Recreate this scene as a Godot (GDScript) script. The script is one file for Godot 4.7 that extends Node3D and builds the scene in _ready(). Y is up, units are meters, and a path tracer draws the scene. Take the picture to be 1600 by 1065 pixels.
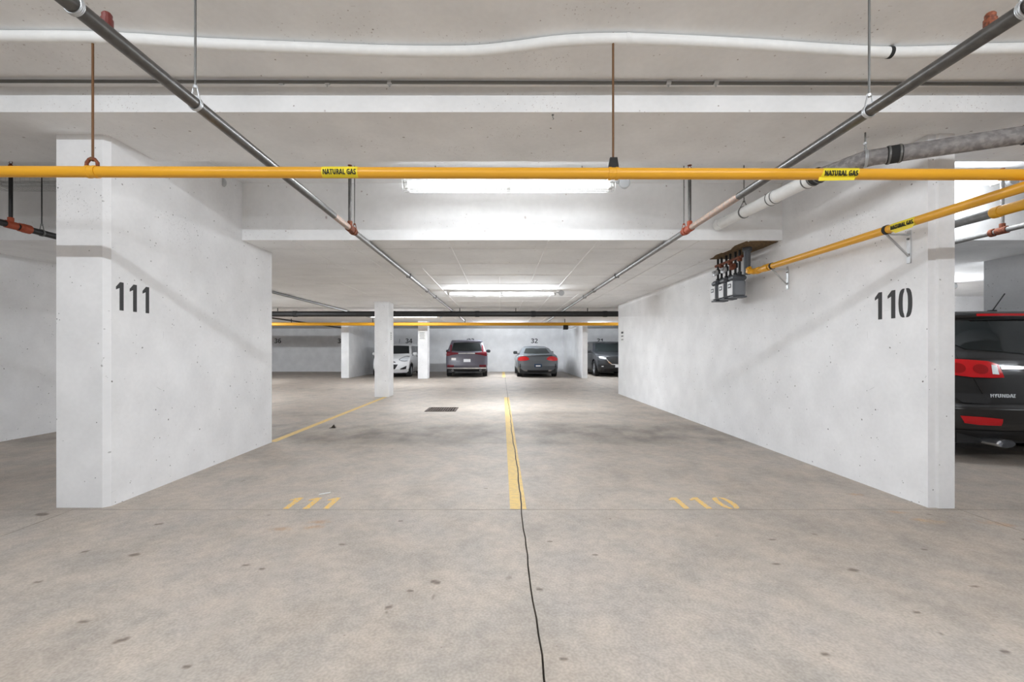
extends Node3D
# Underground parking garage. Camera at (0, EYE, 0) looking along -z; "depth" D means z = -D.
const EYE := 1.14
const F := 711.0            # focal length in pixels of the 1600 x 1065 frame
const LOW := 2.364          # underside of the low slab
const NEARC := 2.88         # underside of the slab over the aisle
const SLOPE := 0.09           # the aisle slab rises towards the camera
const RECESS := 2.993       # underside of the slab between the two beams
const BEAM := 2.713         # underside of the near beam
const FACE := 5.03          # depth of the drop to the low slab
const PIT := [-1.43, -0.89, 8.58, 9.12]   # drain pit: x from, to; depth from, to
const XL := -16.0
const XR := 13.0
const ZB := 11.0            # wall behind the camera (world z)
const DF := 25.0            # depth of the far wall

var M := {}
var taken := {}
var rng := RandomNumberGenerator.new()

# ------------------------------------------------------------------ helpers
func numbered(n: String) -> String:
	if not taken.has(n):
		taken[n] = 0
		return n
	taken[n] += 1
	return "%s_%03d" % [n, taken[n]]

func thing(called: String, label: String, category: String, at := Vector3.ZERO, group := "") -> Node3D:
	var o := Node3D.new()
	o.name = numbered(called)
	add_child(o)
	o.position = at
	o.set_meta("label", label)
	o.set_meta("category", category)
	if group != "":
		o.set_meta("group", group)
	return o

func struct(called: String, label := "") -> Node3D:
	var o := Node3D.new()
	o.name = numbered(called)
	add_child(o)
	o.set_meta("kind", "structure")
	if label != "":
		o.set_meta("label", label)
		o.set_meta("category", called.split("_")[0])
	return o

func part(parent: Node3D, called: String, mesh: Mesh, mat: Material, at := Vector3.ZERO, turn := Vector3.ZERO) -> MeshInstance3D:
	var o := MeshInstance3D.new()
	o.name = called
	o.mesh = mesh
	o.material_override = mat
	o.position = at
	o.rotation = turn
	parent.add_child(o, true)
	return o

func tool() -> SurfaceTool:
	var st := SurfaceTool.new()
	st.begin(Mesh.PRIMITIVE_TRIANGLES)
	return st

func done(st: SurfaceTool) -> ArrayMesh:
	st.generate_normals()
	return st.commit()

# a quad whose corners run clockwise seen from the front
func quad(st: SurfaceTool, a: Vector3, b: Vector3, c: Vector3, d: Vector3) -> void:
	st.add_vertex(a); st.add_vertex(b); st.add_vertex(c)
	st.add_vertex(a); st.add_vertex(c); st.add_vertex(d)

func add_box(st: SurfaceTool, lo: Vector3, hi: Vector3) -> void:
	st.set_smooth_group(-1)
	var a := lo
	var b := hi
	quad(st, Vector3(a.x, b.y, b.z), Vector3(b.x, b.y, b.z), Vector3(b.x, a.y, b.z), Vector3(a.x, a.y, b.z))
	quad(st, Vector3(b.x, b.y, a.z), Vector3(a.x, b.y, a.z), Vector3(a.x, a.y, a.z), Vector3(b.x, a.y, a.z))
	quad(st, Vector3(b.x, b.y, b.z), Vector3(b.x, b.y, a.z), Vector3(b.x, a.y, a.z), Vector3(b.x, a.y, b.z))
	quad(st, Vector3(a.x, b.y, a.z), Vector3(a.x, b.y, b.z), Vector3(a.x, a.y, b.z), Vector3(a.x, a.y, a.z))
	quad(st, Vector3(a.x, b.y, a.z), Vector3(b.x, b.y, a.z), Vector3(b.x, b.y, b.z), Vector3(a.x, b.y, b.z))
	quad(st, Vector3(a.x, a.y, b.z), Vector3(b.x, a.y, b.z), Vector3(b.x, a.y, a.z), Vector3(a.x, a.y, a.z))

# box from x, y and depth ranges
func dbox(x0: float, x1: float, y0: float, y1: float, d0: float, d1: float) -> ArrayMesh:
	var st := tool()
	add_box(st, Vector3(x0, y0, -d1), Vector3(x1, y1, -d0))
	return done(st)

# box with chamfered edges, centred at the origin
func soft_box(size: Vector3, c: float) -> ArrayMesh:
	var st := tool()
	st.set_smooth_group(-1)
	var h := size / 2.0
	var poly := PackedVector2Array([Vector2(-h.x + c, -h.y), Vector2(h.x - c, -h.y), Vector2(h.x, -h.y + c), Vector2(h.x, h.y - c), Vector2(h.x - c, h.y), Vector2(-h.x + c, h.y), Vector2(-h.x, h.y - c), Vector2(-h.x, -h.y + c)])
	var inner := PackedVector2Array()
	for p in poly:
		inner.append(Vector2(p.x * (h.x - c) / h.x, p.y * (h.y - c) / h.y))
	var n := poly.size()
	for i in n:
		var j := (i + 1) % n
		var p := poly[i]; var q := poly[j]; var pi := inner[i]; var qi := inner[j]
		quad(st, Vector3(p.x, p.y, h.z - c), Vector3(p.x, p.y, -h.z + c), Vector3(q.x, q.y, -h.z + c), Vector3(q.x, q.y, h.z - c))
		quad(st, Vector3(pi.x, pi.y, h.z), Vector3(p.x, p.y, h.z - c), Vector3(q.x, q.y, h.z - c), Vector3(qi.x, qi.y, h.z))
		quad(st, Vector3(qi.x, qi.y, -h.z), Vector3(q.x, q.y, -h.z + c), Vector3(p.x, p.y, -h.z + c), Vector3(pi.x, pi.y, -h.z))
		st.add_vertex(Vector3(0, 0, h.z)); st.add_vertex(Vector3(pi.x, pi.y, h.z)); st.add_vertex(Vector3(qi.x, qi.y, h.z))
		st.add_vertex(Vector3(0, 0, -h.z)); st.add_vertex(Vector3(qi.x, qi.y, -h.z)); st.add_vertex(Vector3(pi.x, pi.y, -h.z))
	return done(st)

func add_tube(st: SurfaceTool, pts: Array, r: float, sides := 16, capped := true) -> void:
	var rings := []
	var n := pts.size()
	var up := Vector3.UP
	for i in n:
		var t: Vector3
		if i == 0: t = pts[1] - pts[0]
		elif i == n - 1: t = pts[i] - pts[i - 1]
		else: t = (pts[i + 1] - pts[i]).normalized() + (pts[i] - pts[i - 1]).normalized()
		t = t.normalized()
		if absf(t.dot(up)) > 0.93:
			up = Vector3.RIGHT if absf(t.x) < 0.8 else Vector3.BACK
		var a := t.cross(up).normalized()
		var b := a.cross(t).normalized()
		up = b
		var ring := []
		for k in sides:
			var ph := TAU * k / sides
			ring.append(pts[i] + (a * cos(ph) + b * sin(ph)) * r)
		rings.append(ring)
	st.set_smooth_group(1)
	for i in n - 1:
		for k in sides:
			var l := (k + 1) % sides
			quad(st, rings[i][k], rings[i + 1][k], rings[i + 1][l], rings[i][l])
	if capped:
		st.set_smooth_group(-1)
		for k in sides:
			var l := (k + 1) % sides
			st.add_vertex(pts[0]); st.add_vertex(rings[0][k]); st.add_vertex(rings[0][l])
			st.add_vertex(pts[n - 1]); st.add_vertex(rings[n - 1][l]); st.add_vertex(rings[n - 1][k])

func tube(pts: Array, r: float, sides := 16) -> ArrayMesh:
	var st := tool()
	add_tube(st, pts, r, sides)
	return done(st)

# profile of (radius, height) turned about the line from a to b
func add_lathe(st: SurfaceTool, a: Vector3, axis: Vector3, prof: Array, sides := 20) -> void:
	var t := axis.normalized()
	var u := t.cross(Vector3.UP if absf(t.y) < 0.9 else Vector3.RIGHT).normalized()
	var v := u.cross(t).normalized()
	for i in prof.size() - 1:
		st.set_smooth_group(-1)
		var p: Vector2 = prof[i]
		var q: Vector2 = prof[i + 1]
		for k in sides:
			var e := u * cos(TAU * k / sides) + v * sin(TAU * k / sides)
			var f := u * cos(TAU * (k + 1) / sides) + v * sin(TAU * (k + 1) / sides)
			quad(st, a + t * p.y + e * p.x, a + t * q.y + e * q.x, a + t * q.y + f * q.x, a + t * p.y + f * p.x)

func lathe(a: Vector3, axis: Vector3, prof: Array, sides := 20) -> ArrayMesh:
	var st := tool()
	add_lathe(st, a, axis, prof, sides)
	return done(st)

func collar(a: Vector3, axis: Vector3, r: float, w: float, over := 0.008) -> ArrayMesh:
	var h := w / 2.0
	return lathe(a, axis, [Vector2(r, -h), Vector2(r + over * 0.7, -h), Vector2(r + over, -h + 0.004), Vector2(r + over, h - 0.004), Vector2(r + over * 0.7, h), Vector2(r, h)], 22)

# polygon (x, y) pushed out along +z by depth t, in the local frame of its node
func plate(polys: Array, t: float) -> ArrayMesh:
	var st := tool()
	st.set_smooth_group(-1)
	for poly in polys:
		var pts: PackedVector2Array = poly
		if Geometry2D.is_polygon_clockwise(pts):
			pts.reverse()
		var tri := Geometry2D.triangulate_polygon(pts)
		for i in range(0, tri.size(), 3):
			var a := pts[tri[i]]; var b := pts[tri[i + 1]]; var c := pts[tri[i + 2]]
			if (b - a).cross(c - a) > 0:
				var s := b
				b = c
				c = s
			st.add_vertex(Vector3(a.x, a.y, t)); st.add_vertex(Vector3(b.x, b.y, t)); st.add_vertex(Vector3(c.x, c.y, t))
			st.add_vertex(Vector3(a.x, a.y, 0)); st.add_vertex(Vector3(c.x, c.y, 0)); st.add_vertex(Vector3(b.x, b.y, 0))
		var n := pts.size()
		for i in n:
			var p := pts[i]; var q := pts[(i + 1) % n]
			quad(st, Vector3(p.x, p.y, t), Vector3(p.x, p.y, 0), Vector3(q.x, q.y, 0), Vector3(q.x, q.y, t))
	return done(st)

func text(words: String, height: float, depth := 0.002, weight := 700, face := "Droid Sans") -> TextMesh:
	var f := SystemFont.new()
	f.font_names = PackedStringArray([face])
	f.font_weight = weight
	var t := TextMesh.new()
	t.text = words
	t.font = f
	t.font_size = 64
	t.pixel_size = height / 46.0
	t.depth = depth
	t.curve_step = 2.0
	return t

# ------------------------------------------------------------------ materials
func flat(called: String, c: Color, rough := 0.8, metal := 0.0, spec := 0.5) -> StandardMaterial3D:
	var m := StandardMaterial3D.new()
	m.resource_name = called
	m.albedo_color = c
	m.roughness = rough
	m.metallic = metal
	m.metallic_specular = spec
	M[called] = m
	return m

func rgb(r: float, g: float, b: float) -> Color:
	return Color(r / 255.0, g / 255.0, b / 255.0)

func noise(sd: int, freq: float, octaves := 4, kind := FastNoiseLite.TYPE_SIMPLEX_SMOOTH) -> FastNoiseLite:
	var n := FastNoiseLite.new()
	n.seed = sd
	n.frequency = freq
	n.noise_type = kind
	n.fractal_octaves = octaves
	return n

func grain(sd: int, freq: float, size: int, octaves := 4) -> PackedByteArray:
	var im := noise(sd, freq, octaves).get_seamless_image(size, size)
	im.convert(Image.FORMAT_L8)
	return im.get_data()

func speck(im: Image, x: float, y: float, rx: float, ry: float, turn: float, c: Color, strength: float, wrap := true) -> void:
	var r := int(ceil(maxf(rx, ry))) + 1
	var w := im.get_width(); var h := im.get_height()
	for j in range(-r, r + 1):
		for i in range(-r, r + 1):
			var u := (i * cos(turn) + j * sin(turn)) / rx
			var v := (-i * sin(turn) + j * cos(turn)) / ry
			var k := clampf((1.15 - sqrt(u * u + v * v)) * 3.0, 0.0, 1.0) * strength
			if k <= 0.0:
				continue
			var px := int(x) + i; var py := int(y) + j
			if wrap:
				px = posmod(px, w); py = posmod(py, h)
			elif px < 0 or py < 0 or px >= w or py >= h:
				continue
			im.set_pixel(px, py, im.get_pixel(px, py).lerp(c, k))

func surface(called: String, im: Image, tile: float, rough := 0.85, bump: Image = null, bump_cm := 0.1) -> StandardMaterial3D:
	var m := StandardMaterial3D.new()
	m.resource_name = called
	m.albedo_texture = ImageTexture.create_from_image(im)
	m.roughness = rough
	m.uv1_triplanar = true
	m.uv1_world_triplanar = true
	m.uv1_triplanar_sharpness = 8.0
	m.uv1_scale = Vector3.ONE / tile
	if bump:
		m.heightmap_enabled = true
		m.heightmap_texture = ImageTexture.create_from_image(bump)
		m.heightmap_scale = bump_cm
	M[called] = m
	return m

# painted concrete: brush mottling, pin holes and scratches
func painted_concrete(called: String, sd: int, base: Color, dark: Color, holes: int, tile: float, size := 1024, pits := 0) -> StandardMaterial3D:
	rng.seed = sd
	var a := grain(sd, 0.004, size)
	var b := grain(sd + 1, 0.05, size, 3)
	var im := Image.create(size, size, false, Image.FORMAT_RGB8)
	var data := PackedByteArray()
	data.resize(size * size * 3)
	var br := base.r * 255.0; var bg := base.g * 255.0; var bb := base.b * 255.0
	for i in size * size:
		var k := 1.0 + (a[i] - 128) * 0.00022 + (b[i] - 128) * 0.00008
		data[i * 3] = clampi(int(br * k), 0, 255)
		data[i * 3 + 1] = clampi(int(bg * k), 0, 255)
		data[i * 3 + 2] = clampi(int(bb * k), 0, 255)
	im.set_data(size, size, false, Image.FORMAT_RGB8, data)
	for i in holes:
		var s := rng.randf_range(0.8, 1.6) if rng.randf() < 0.8 else rng.randf_range(1.6, 2.8)
		speck(im, rng.randf() * size, rng.randf() * size, s, s * rng.randf_range(0.7, 1.5), rng.randf() * TAU, dark, rng.randf_range(0.35, 1.0))
	for i in holes / 8:
		speck(im, rng.randf() * size, rng.randf() * size, rng.randf_range(4, 14), 0.7, rng.randf_range(-0.5, 0.5) + (PI / 2 if rng.randf() < 0.4 else 0.0), dark, rng.randf_range(0.1, 0.3))
	for c in pits:
		var cx := rng.randf() * size; var cy := rng.randf() * size
		for i in 90:
			speck(im, cx + rng.randfn() * 60.0, cy + rng.randfn() * 26.0, rng.randf_range(0.6, 1.5), rng.randf_range(0.6, 1.2), rng.randf() * TAU, dark, rng.randf_range(0.15, 0.5))
	return surface(called, im, tile, 0.8)

func floor_material() -> void:
	var size := 1024
	var a := grain(11, 0.006, size, 5)
	var b := grain(12, 0.03, size, 4)
	var c := grain(13, 0.16, size, 2)
	var data := PackedByteArray()
	data.resize(size * size * 3)
	for i in size * size:
		var k := 1.0 + (a[i] - 128) * 0.00035 + (b[i] - 128) * 0.0004 + (c[i] - 128) * 0.0006
		var w := (a[i] - 128) * 0.0001
		data[i * 3] = clampi(int(182.0 * k * (1.0 + w)), 0, 255)
		data[i * 3 + 1] = clampi(int(174.0 * k), 0, 255)
		data[i * 3 + 2] = clampi(int(166.0 * k * (1.0 - w)), 0, 255)
	var im := Image.create_from_data(size, size, false, Image.FORMAT_RGB8, data)
	rng.seed = 5
	for i in 260:
		speck(im, rng.randf() * size, rng.randf() * size, rng.randf_range(0.7, 1.6), rng.randf_range(0.6, 1.2), rng.randf() * TAU, rgb(120, 110, 100), rng.randf_range(0.2, 0.7))
	for i in 150:
		speck(im, rng.randf() * size, rng.randf() * size, rng.randf_range(3, 14), rng.randf_range(0.6, 1.4), rng.randf() * TAU, rgb(210, 203, 195), rng.randf_range(0.1, 0.35))
	# large map of stains and one shade band: x from -10 to 10 m, depth from -2 to 26 m
	var n := 2048
	var s1 := noise(31, 0.0035, 5).get_image(n, n)
	s1.convert(Image.FORMAT_L8)
	var s2 := noise(32, 0.018, 5).get_image(n, n)
	s2.convert(Image.FORMAT_L8)
	var d1 := s1.get_data()
	var d2 := s2.get_data()
	var big := PackedByteArray()
	big.resize(n * n * 3)
	# tyre and dirt bands, first with painted slab shade: depth, half width, strength
	var bands := [[6.35, 0.75, 0.20], [8.2, 0.4, 0.05], [13.5, 0.7, 0.07], [19.6, 0.8, 0.10]]  # first band: floor stain plus the shade beyond the low slab edge
	for j in n:
		var depth := (j + 0.5) / n * 28.0 - 2.0
		var dirt_shade := 0.0
		for q in bands:
			var e: float = (depth - q[0]) / q[1]
			dirt_shade += q[2] * exp(-e * e * e * e)
		for i in n:
			var at := j * n + i
			var v := (d1[at] - 128) / 128.0
			var w := (d2[at] - 128) / 128.0
			var k := 1.0 - 0.07 * maxf(0.0, v) - 0.05 * maxf(0.0, w * 1.4) - dirt_shade * clampf(0.7 + 0.55 * w + 0.4 * v, 0.0, 1.2) - 0.012
			var t := 0.006 * v
			big[at * 3] = clampi(int(255.0 * (k + t)), 0, 255)
			big[at * 3 + 1] = clampi(int(252.0 * k), 0, 255)
			big[at * 3 + 2] = clampi(int(248.0 * (k - t)), 0, 255)
	var bi := Image.create_from_data(n, n, false, Image.FORMAT_RGB8, big)
	rng.seed = 77
	var spots := [[680, 908, 0.028], [642, 923, 0.016], [606, 949, 0.018], [843, 920, 0.016], [881, 1031, 0.016], [1335, 891, 0.028], [1211, 880, 0.02], [1524, 916, 0.02], [1568, 1016, 0.018], [1290, 1021, 0.012], [1430, 955, 0.014],
		[210, 866, 0.03], [133, 862, 0.018], [249, 818, 0.025], [385, 882, 0.02], [190, 1000, 0.024], [130, 970, 0.02], [290, 1043, 0.016], [60, 908, 0.02], [66, 803, 0.05], [1205, 842, 0.02], [860, 845, 0.01], [930, 866, 0.014], [625, 814, 0.018], [1598, 842, 0.02], [535, 850, 0.02], [410, 888, 0.008], [1445, 858, 0.018]]
	for p in spots:
		var dd: float = p[1] - 548.0
		var px: float = ((p[0] - 784.0) / dd * EYE + 10.0) / 20.0 * n
		var py: float = (F * EYE / dd + 2.0) / 28.0 * n
		speck(bi, px, py, maxf(p[2] * 102.0, 1.3), maxf(p[2] * 40.0, 0.9), rng.randf_range(-0.4, 0.4), rgb(140, 132, 124), 0.7, false)
	for i in 500:
		speck(bi, rng.randf() * n, rng.randf() * n, rng.randf_range(0.6, 1.8), rng.randf_range(0.5, 1.0), rng.randf() * TAU, rgb(135, 128, 118), rng.randf_range(0.2, 0.7), false)
	# orange spray marks of the surveyors and worn-off older digits
	var orange := [[1335, 772, 0.06], [1460, 815, 0.09], [1440, 812, 0.05], [1545, 816, 0.09], [1572, 820, 0.06], [1400, 800, 0.05], [437, 826, 0.06], [500, 815, 0.06], [492, 823, 0.05], [1020, 655, 0.3], [1045, 656, 0.2]]
	for p in orange:
		var dd: float = p[1] - 548.0
		var px: float = ((p[0] - 784.0) / dd * EYE + 10.0) / 20.0 * n
		var py: float = (F * EYE / dd + 2.0) / 28.0 * n
		for i in 60:
			speck(bi, px + rng.randfn() * p[2] * 60.0, py + rng.randfn() * p[2] * 16.0, rng.randf_range(0.8, 2.2), rng.randf_range(0.6, 1.4), rng.randf() * TAU, rgb(255, 226, 198), 0.13, false)
	var m := surface("floor_concrete", im, 2.6, 0.62)
	m.detail_enabled = true
	m.detail_albedo = ImageTexture.create_from_image(bi)
	m.detail_blend_mode = BaseMaterial3D.BLEND_MODE_MUL
	m.detail_uv_layer = BaseMaterial3D.DETAIL_UV_2
	m.metallic_specular = 0.35

func mottled(called: String, c1: Color, c2: Color, tile: float, rough: float, metal := 0.0, sd := 3, freq := 0.03) -> StandardMaterial3D:
	var size := 256
	var a := grain(sd, freq, size, 4)
	var data := PackedByteArray()
	data.resize(size * size * 3)
	for i in size * size:
		var k := clampf((a[i] - 90) / 80.0, 0.0, 1.0)
		var c := c1.lerp(c2, k)
		data[i * 3] = int(c.r * 255.0)
		data[i * 3 + 1] = int(c.g * 255.0)
		data[i * 3 + 2] = int(c.b * 255.0)
	var m := surface(called, Image.create_from_data(size, size, false, Image.FORMAT_RGB8, data), tile, rough)
	m.metallic = metal
	return m

func materials() -> void:
	painted_concrete("wall_paint", 21, rgb(242, 242, 243), rgb(110, 108, 106), 190, 2.4, 1024, 2)
	painted_concrete("ceiling_paint", 22, rgb(243, 243, 243), rgb(150, 138, 134), 120, 2.8, 1024, 16)
	painted_concrete("slab_paint", 23, rgb(244, 244, 244), rgb(180, 168, 166), 40, 2.2, 512, 4)
	floor_material()
	flat("joint_dirt", rgb(104, 96, 88), 0.95)
	mottled("line_paint", rgb(226, 194, 122), rgb(214, 184, 124), 0.5, 0.75)
	mottled("worn_paint", rgb(236, 190, 92), rgb(206, 186, 150), 0.22, 0.75, 0.0, 8, 0.035)
	flat("stencil_paint", rgb(66, 66, 67), 0.8)
	flat("gas_yellow", rgb(232, 168, 40), 0.38)
	flat("gas_label", rgb(240, 216, 40), 0.5)
	flat("label_ink", rgb(40, 42, 20), 0.7)
	mottled("black_steel", rgb(86, 84, 82), rgb(96, 94, 91), 0.5, 0.36, 0.5, 4)
	mottled("grey_steel", rgb(132, 130, 128), rgb(142, 140, 138), 0.6, 0.5, 0.25, 5)
	mottled("primed_steel", rgb(186, 156, 138), rgb(160, 148, 140), 0.25, 0.5, 0.2, 6)
	flat("matt_black", rgb(34, 33, 33), 0.5)
	mottled("rust", rgb(96, 50, 32), rgb(136, 74, 46), 0.15, 0.8, 0.0, 7)
	flat("orange_fitting", rgb(170, 76, 44), 0.6)
	flat("plug_red", rgb(104, 38, 30), 0.6)
	flat("zinc", rgb(196, 198, 200), 0.4, 0.6)
	flat("rod_steel", rgb(120, 120, 118), 0.5, 0.5)
	flat("rod_rust", rgb(112, 78, 48), 0.75)
	mottled("cast_iron", rgb(128, 124, 124), rgb(158, 154, 152), 0.6, 0.7, 0.1, 9, 0.05)
	mottled("white_pipe", rgb(236, 236, 234), rgb(240, 240, 238), 0.9, 0.55, 0.0, 10)
	flat("rubber", rgb(42, 42, 42), 0.85)
	flat("fixture_white", rgb(232, 232, 230), 0.5)
	flat("guard_wire", rgb(206, 206, 204), 0.4, 0.5)
	flat("socket_white", rgb(210, 210, 208), 0.5)
	flat("unlit_tube", rgb(214, 216, 216), 0.3)
	flat("meter_grey", rgb(124, 128, 134), 0.5)
	flat("meter_dark", rgb(84, 88, 94), 0.5)
	flat("meter_face", rgb(236, 238, 240), 0.5)
	mottled("bare_ceiling", rgb(124, 98, 62), rgb(92, 76, 54), 0.3, 0.9, 0.0, 14)
	flat("grate_iron", rgb(84, 72, 64), 0.7, 0.2)
	flat("panel_gap_dark", rgb(26, 26, 27), 0.7)  # near-black standing for the shade inside car panel gaps
	flat("paper", rgb(238, 238, 236), 0.8)
	flat("print_grey", rgb(140, 140, 140), 0.8)
	flat("leaf_dark", rgb(58, 50, 42), 0.9)
	# cars
	flat("tyre", rgb(32, 32, 33), 0.85)
	flat("alloy", rgb(176, 178, 182), 0.3, 0.8)
	flat("plastic_black", rgb(30, 30, 32), 0.6)
	flat("car_glass", rgb(22, 28, 29), 0.06)
	flat("lamp_red", rgb(206, 26, 34), 0.12)
	flat("lamp_dark_red", rgb(104, 20, 32), 0.2)
	flat("lamp_lens_red", rgb(158, 16, 22), 0.12)
	flat("lamp_clear", rgb(224, 228, 232), 0.15)
	flat("chrome", rgb(222, 224, 228), 0.12, 0.9)
	flat("plate_white", rgb(236, 238, 242), 0.5)
	flat("plate_blue", rgb(26, 62, 92), 0.5)
	for q in [["paint_silver_white", rgb(236, 237, 238)], ["paint_slate", rgb(84, 82, 94)], ["paint_steel", rgb(96, 102, 108)], ["paint_black", rgb(17, 17, 19)], ["paint_navy_black", rgb(30, 33, 38)]]:
		var m := flat(q[0], q[1], 0.34, 0.0)
		m.clearcoat_enabled = true
		m.clearcoat = 0.6
		m.clearcoat_roughness = 0.06
	for q in [["tube_glow", Color(1.0, 1.0, 1.0), 2.0]]:
		var m := flat(q[0], Color(1, 1, 1), 0.4)
		m.emission_enabled = true
		m.emission = q[1]
		m.emission_energy_multiplier = q[2]

# ------------------------------------------------------------------ structure
func crack_x(d: float) -> float:
	return 0.146 + 0.006 * sin(d * 1.7) + 0.0035 * sin(d * 7.3 + 1.0) + 0.002 * sin(d * 23.0)

func slab(parent: Node3D, left: Callable, right: Callable, d0: float, d1: float) -> void:
	var st := tool()
	st.set_smooth_group(-1)
	var steps := int(maxf(1.0, ceil((d1 - d0) / 0.12))) if (left.call(1.0) == crack_x(1.0) + 0.004 or right.call(1.0) == crack_x(1.0) - 0.004) else 1
	var v := func(x: float, y: float, d: float) -> void:
		st.set_uv2(Vector2((x + 10.0) / 20.0, (d + 2.0) / 28.0))
		st.add_vertex(Vector3(x, y, -d))
	for i in steps:
		var a := lerpf(d0, d1, float(i) / steps)
		var b := lerpf(d0, d1, float(i + 1) / steps)
		var la: float = left.call(a); var lb: float = left.call(b); var ra: float = right.call(a); var rb: float = right.call(b)
		for q in [[lb, 0.0, b], [rb, 0.0, b], [ra, 0.0, a], [lb, 0.0, b], [ra, 0.0, a], [la, 0.0, a],
			[ra, 0.0, a], [rb, 0.0, b], [rb, -0.03, b], [ra, 0.0, a], [rb, -0.03, b], [ra, -0.03, a],
			[lb, 0.0, b], [la, 0.0, a], [la, -0.03, a], [lb, 0.0, b], [la, -0.03, a], [lb, -0.03, b]]:
			v.call(q[0], q[1], q[2])
	for e in [[d0, 1], [d1, 0]]:
		var l: float = left.call(e[0]); var r: float = right.call(e[0])
		for q in ([[l, 0.0], [r, 0.0], [r, -0.03], [l, 0.0], [r, -0.03], [l, -0.03]] if e[1] else [[r, 0.0], [l, 0.0], [l, -0.03], [r, 0.0], [l, -0.03], [r, -0.03]]):
			v.call(q[0], q[1], e[0])
	part(parent, "slab", done(st), M.floor_concrete)

func prism_wall(parent: Node3D, called: String, pts: PackedVector2Array, y0: float, y1: float, mat: Material) -> void:
	# pts are (x, depth)
	var q := PackedVector2Array()
	for p in pts:
		q.append(p)
	var o := part(parent, called, plate([q], y1 - y0), mat)
	o.transform = Transform3D(Basis(Vector3(1, 0, 0), Vector3(0, 0, -1), Vector3(0, 1, 0)), Vector3(0, y0, 0))

func aisle_top(d: float) -> float:
	return NEARC + SLOPE * clampf(3.0 - d, 0.0, 3.0)

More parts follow.
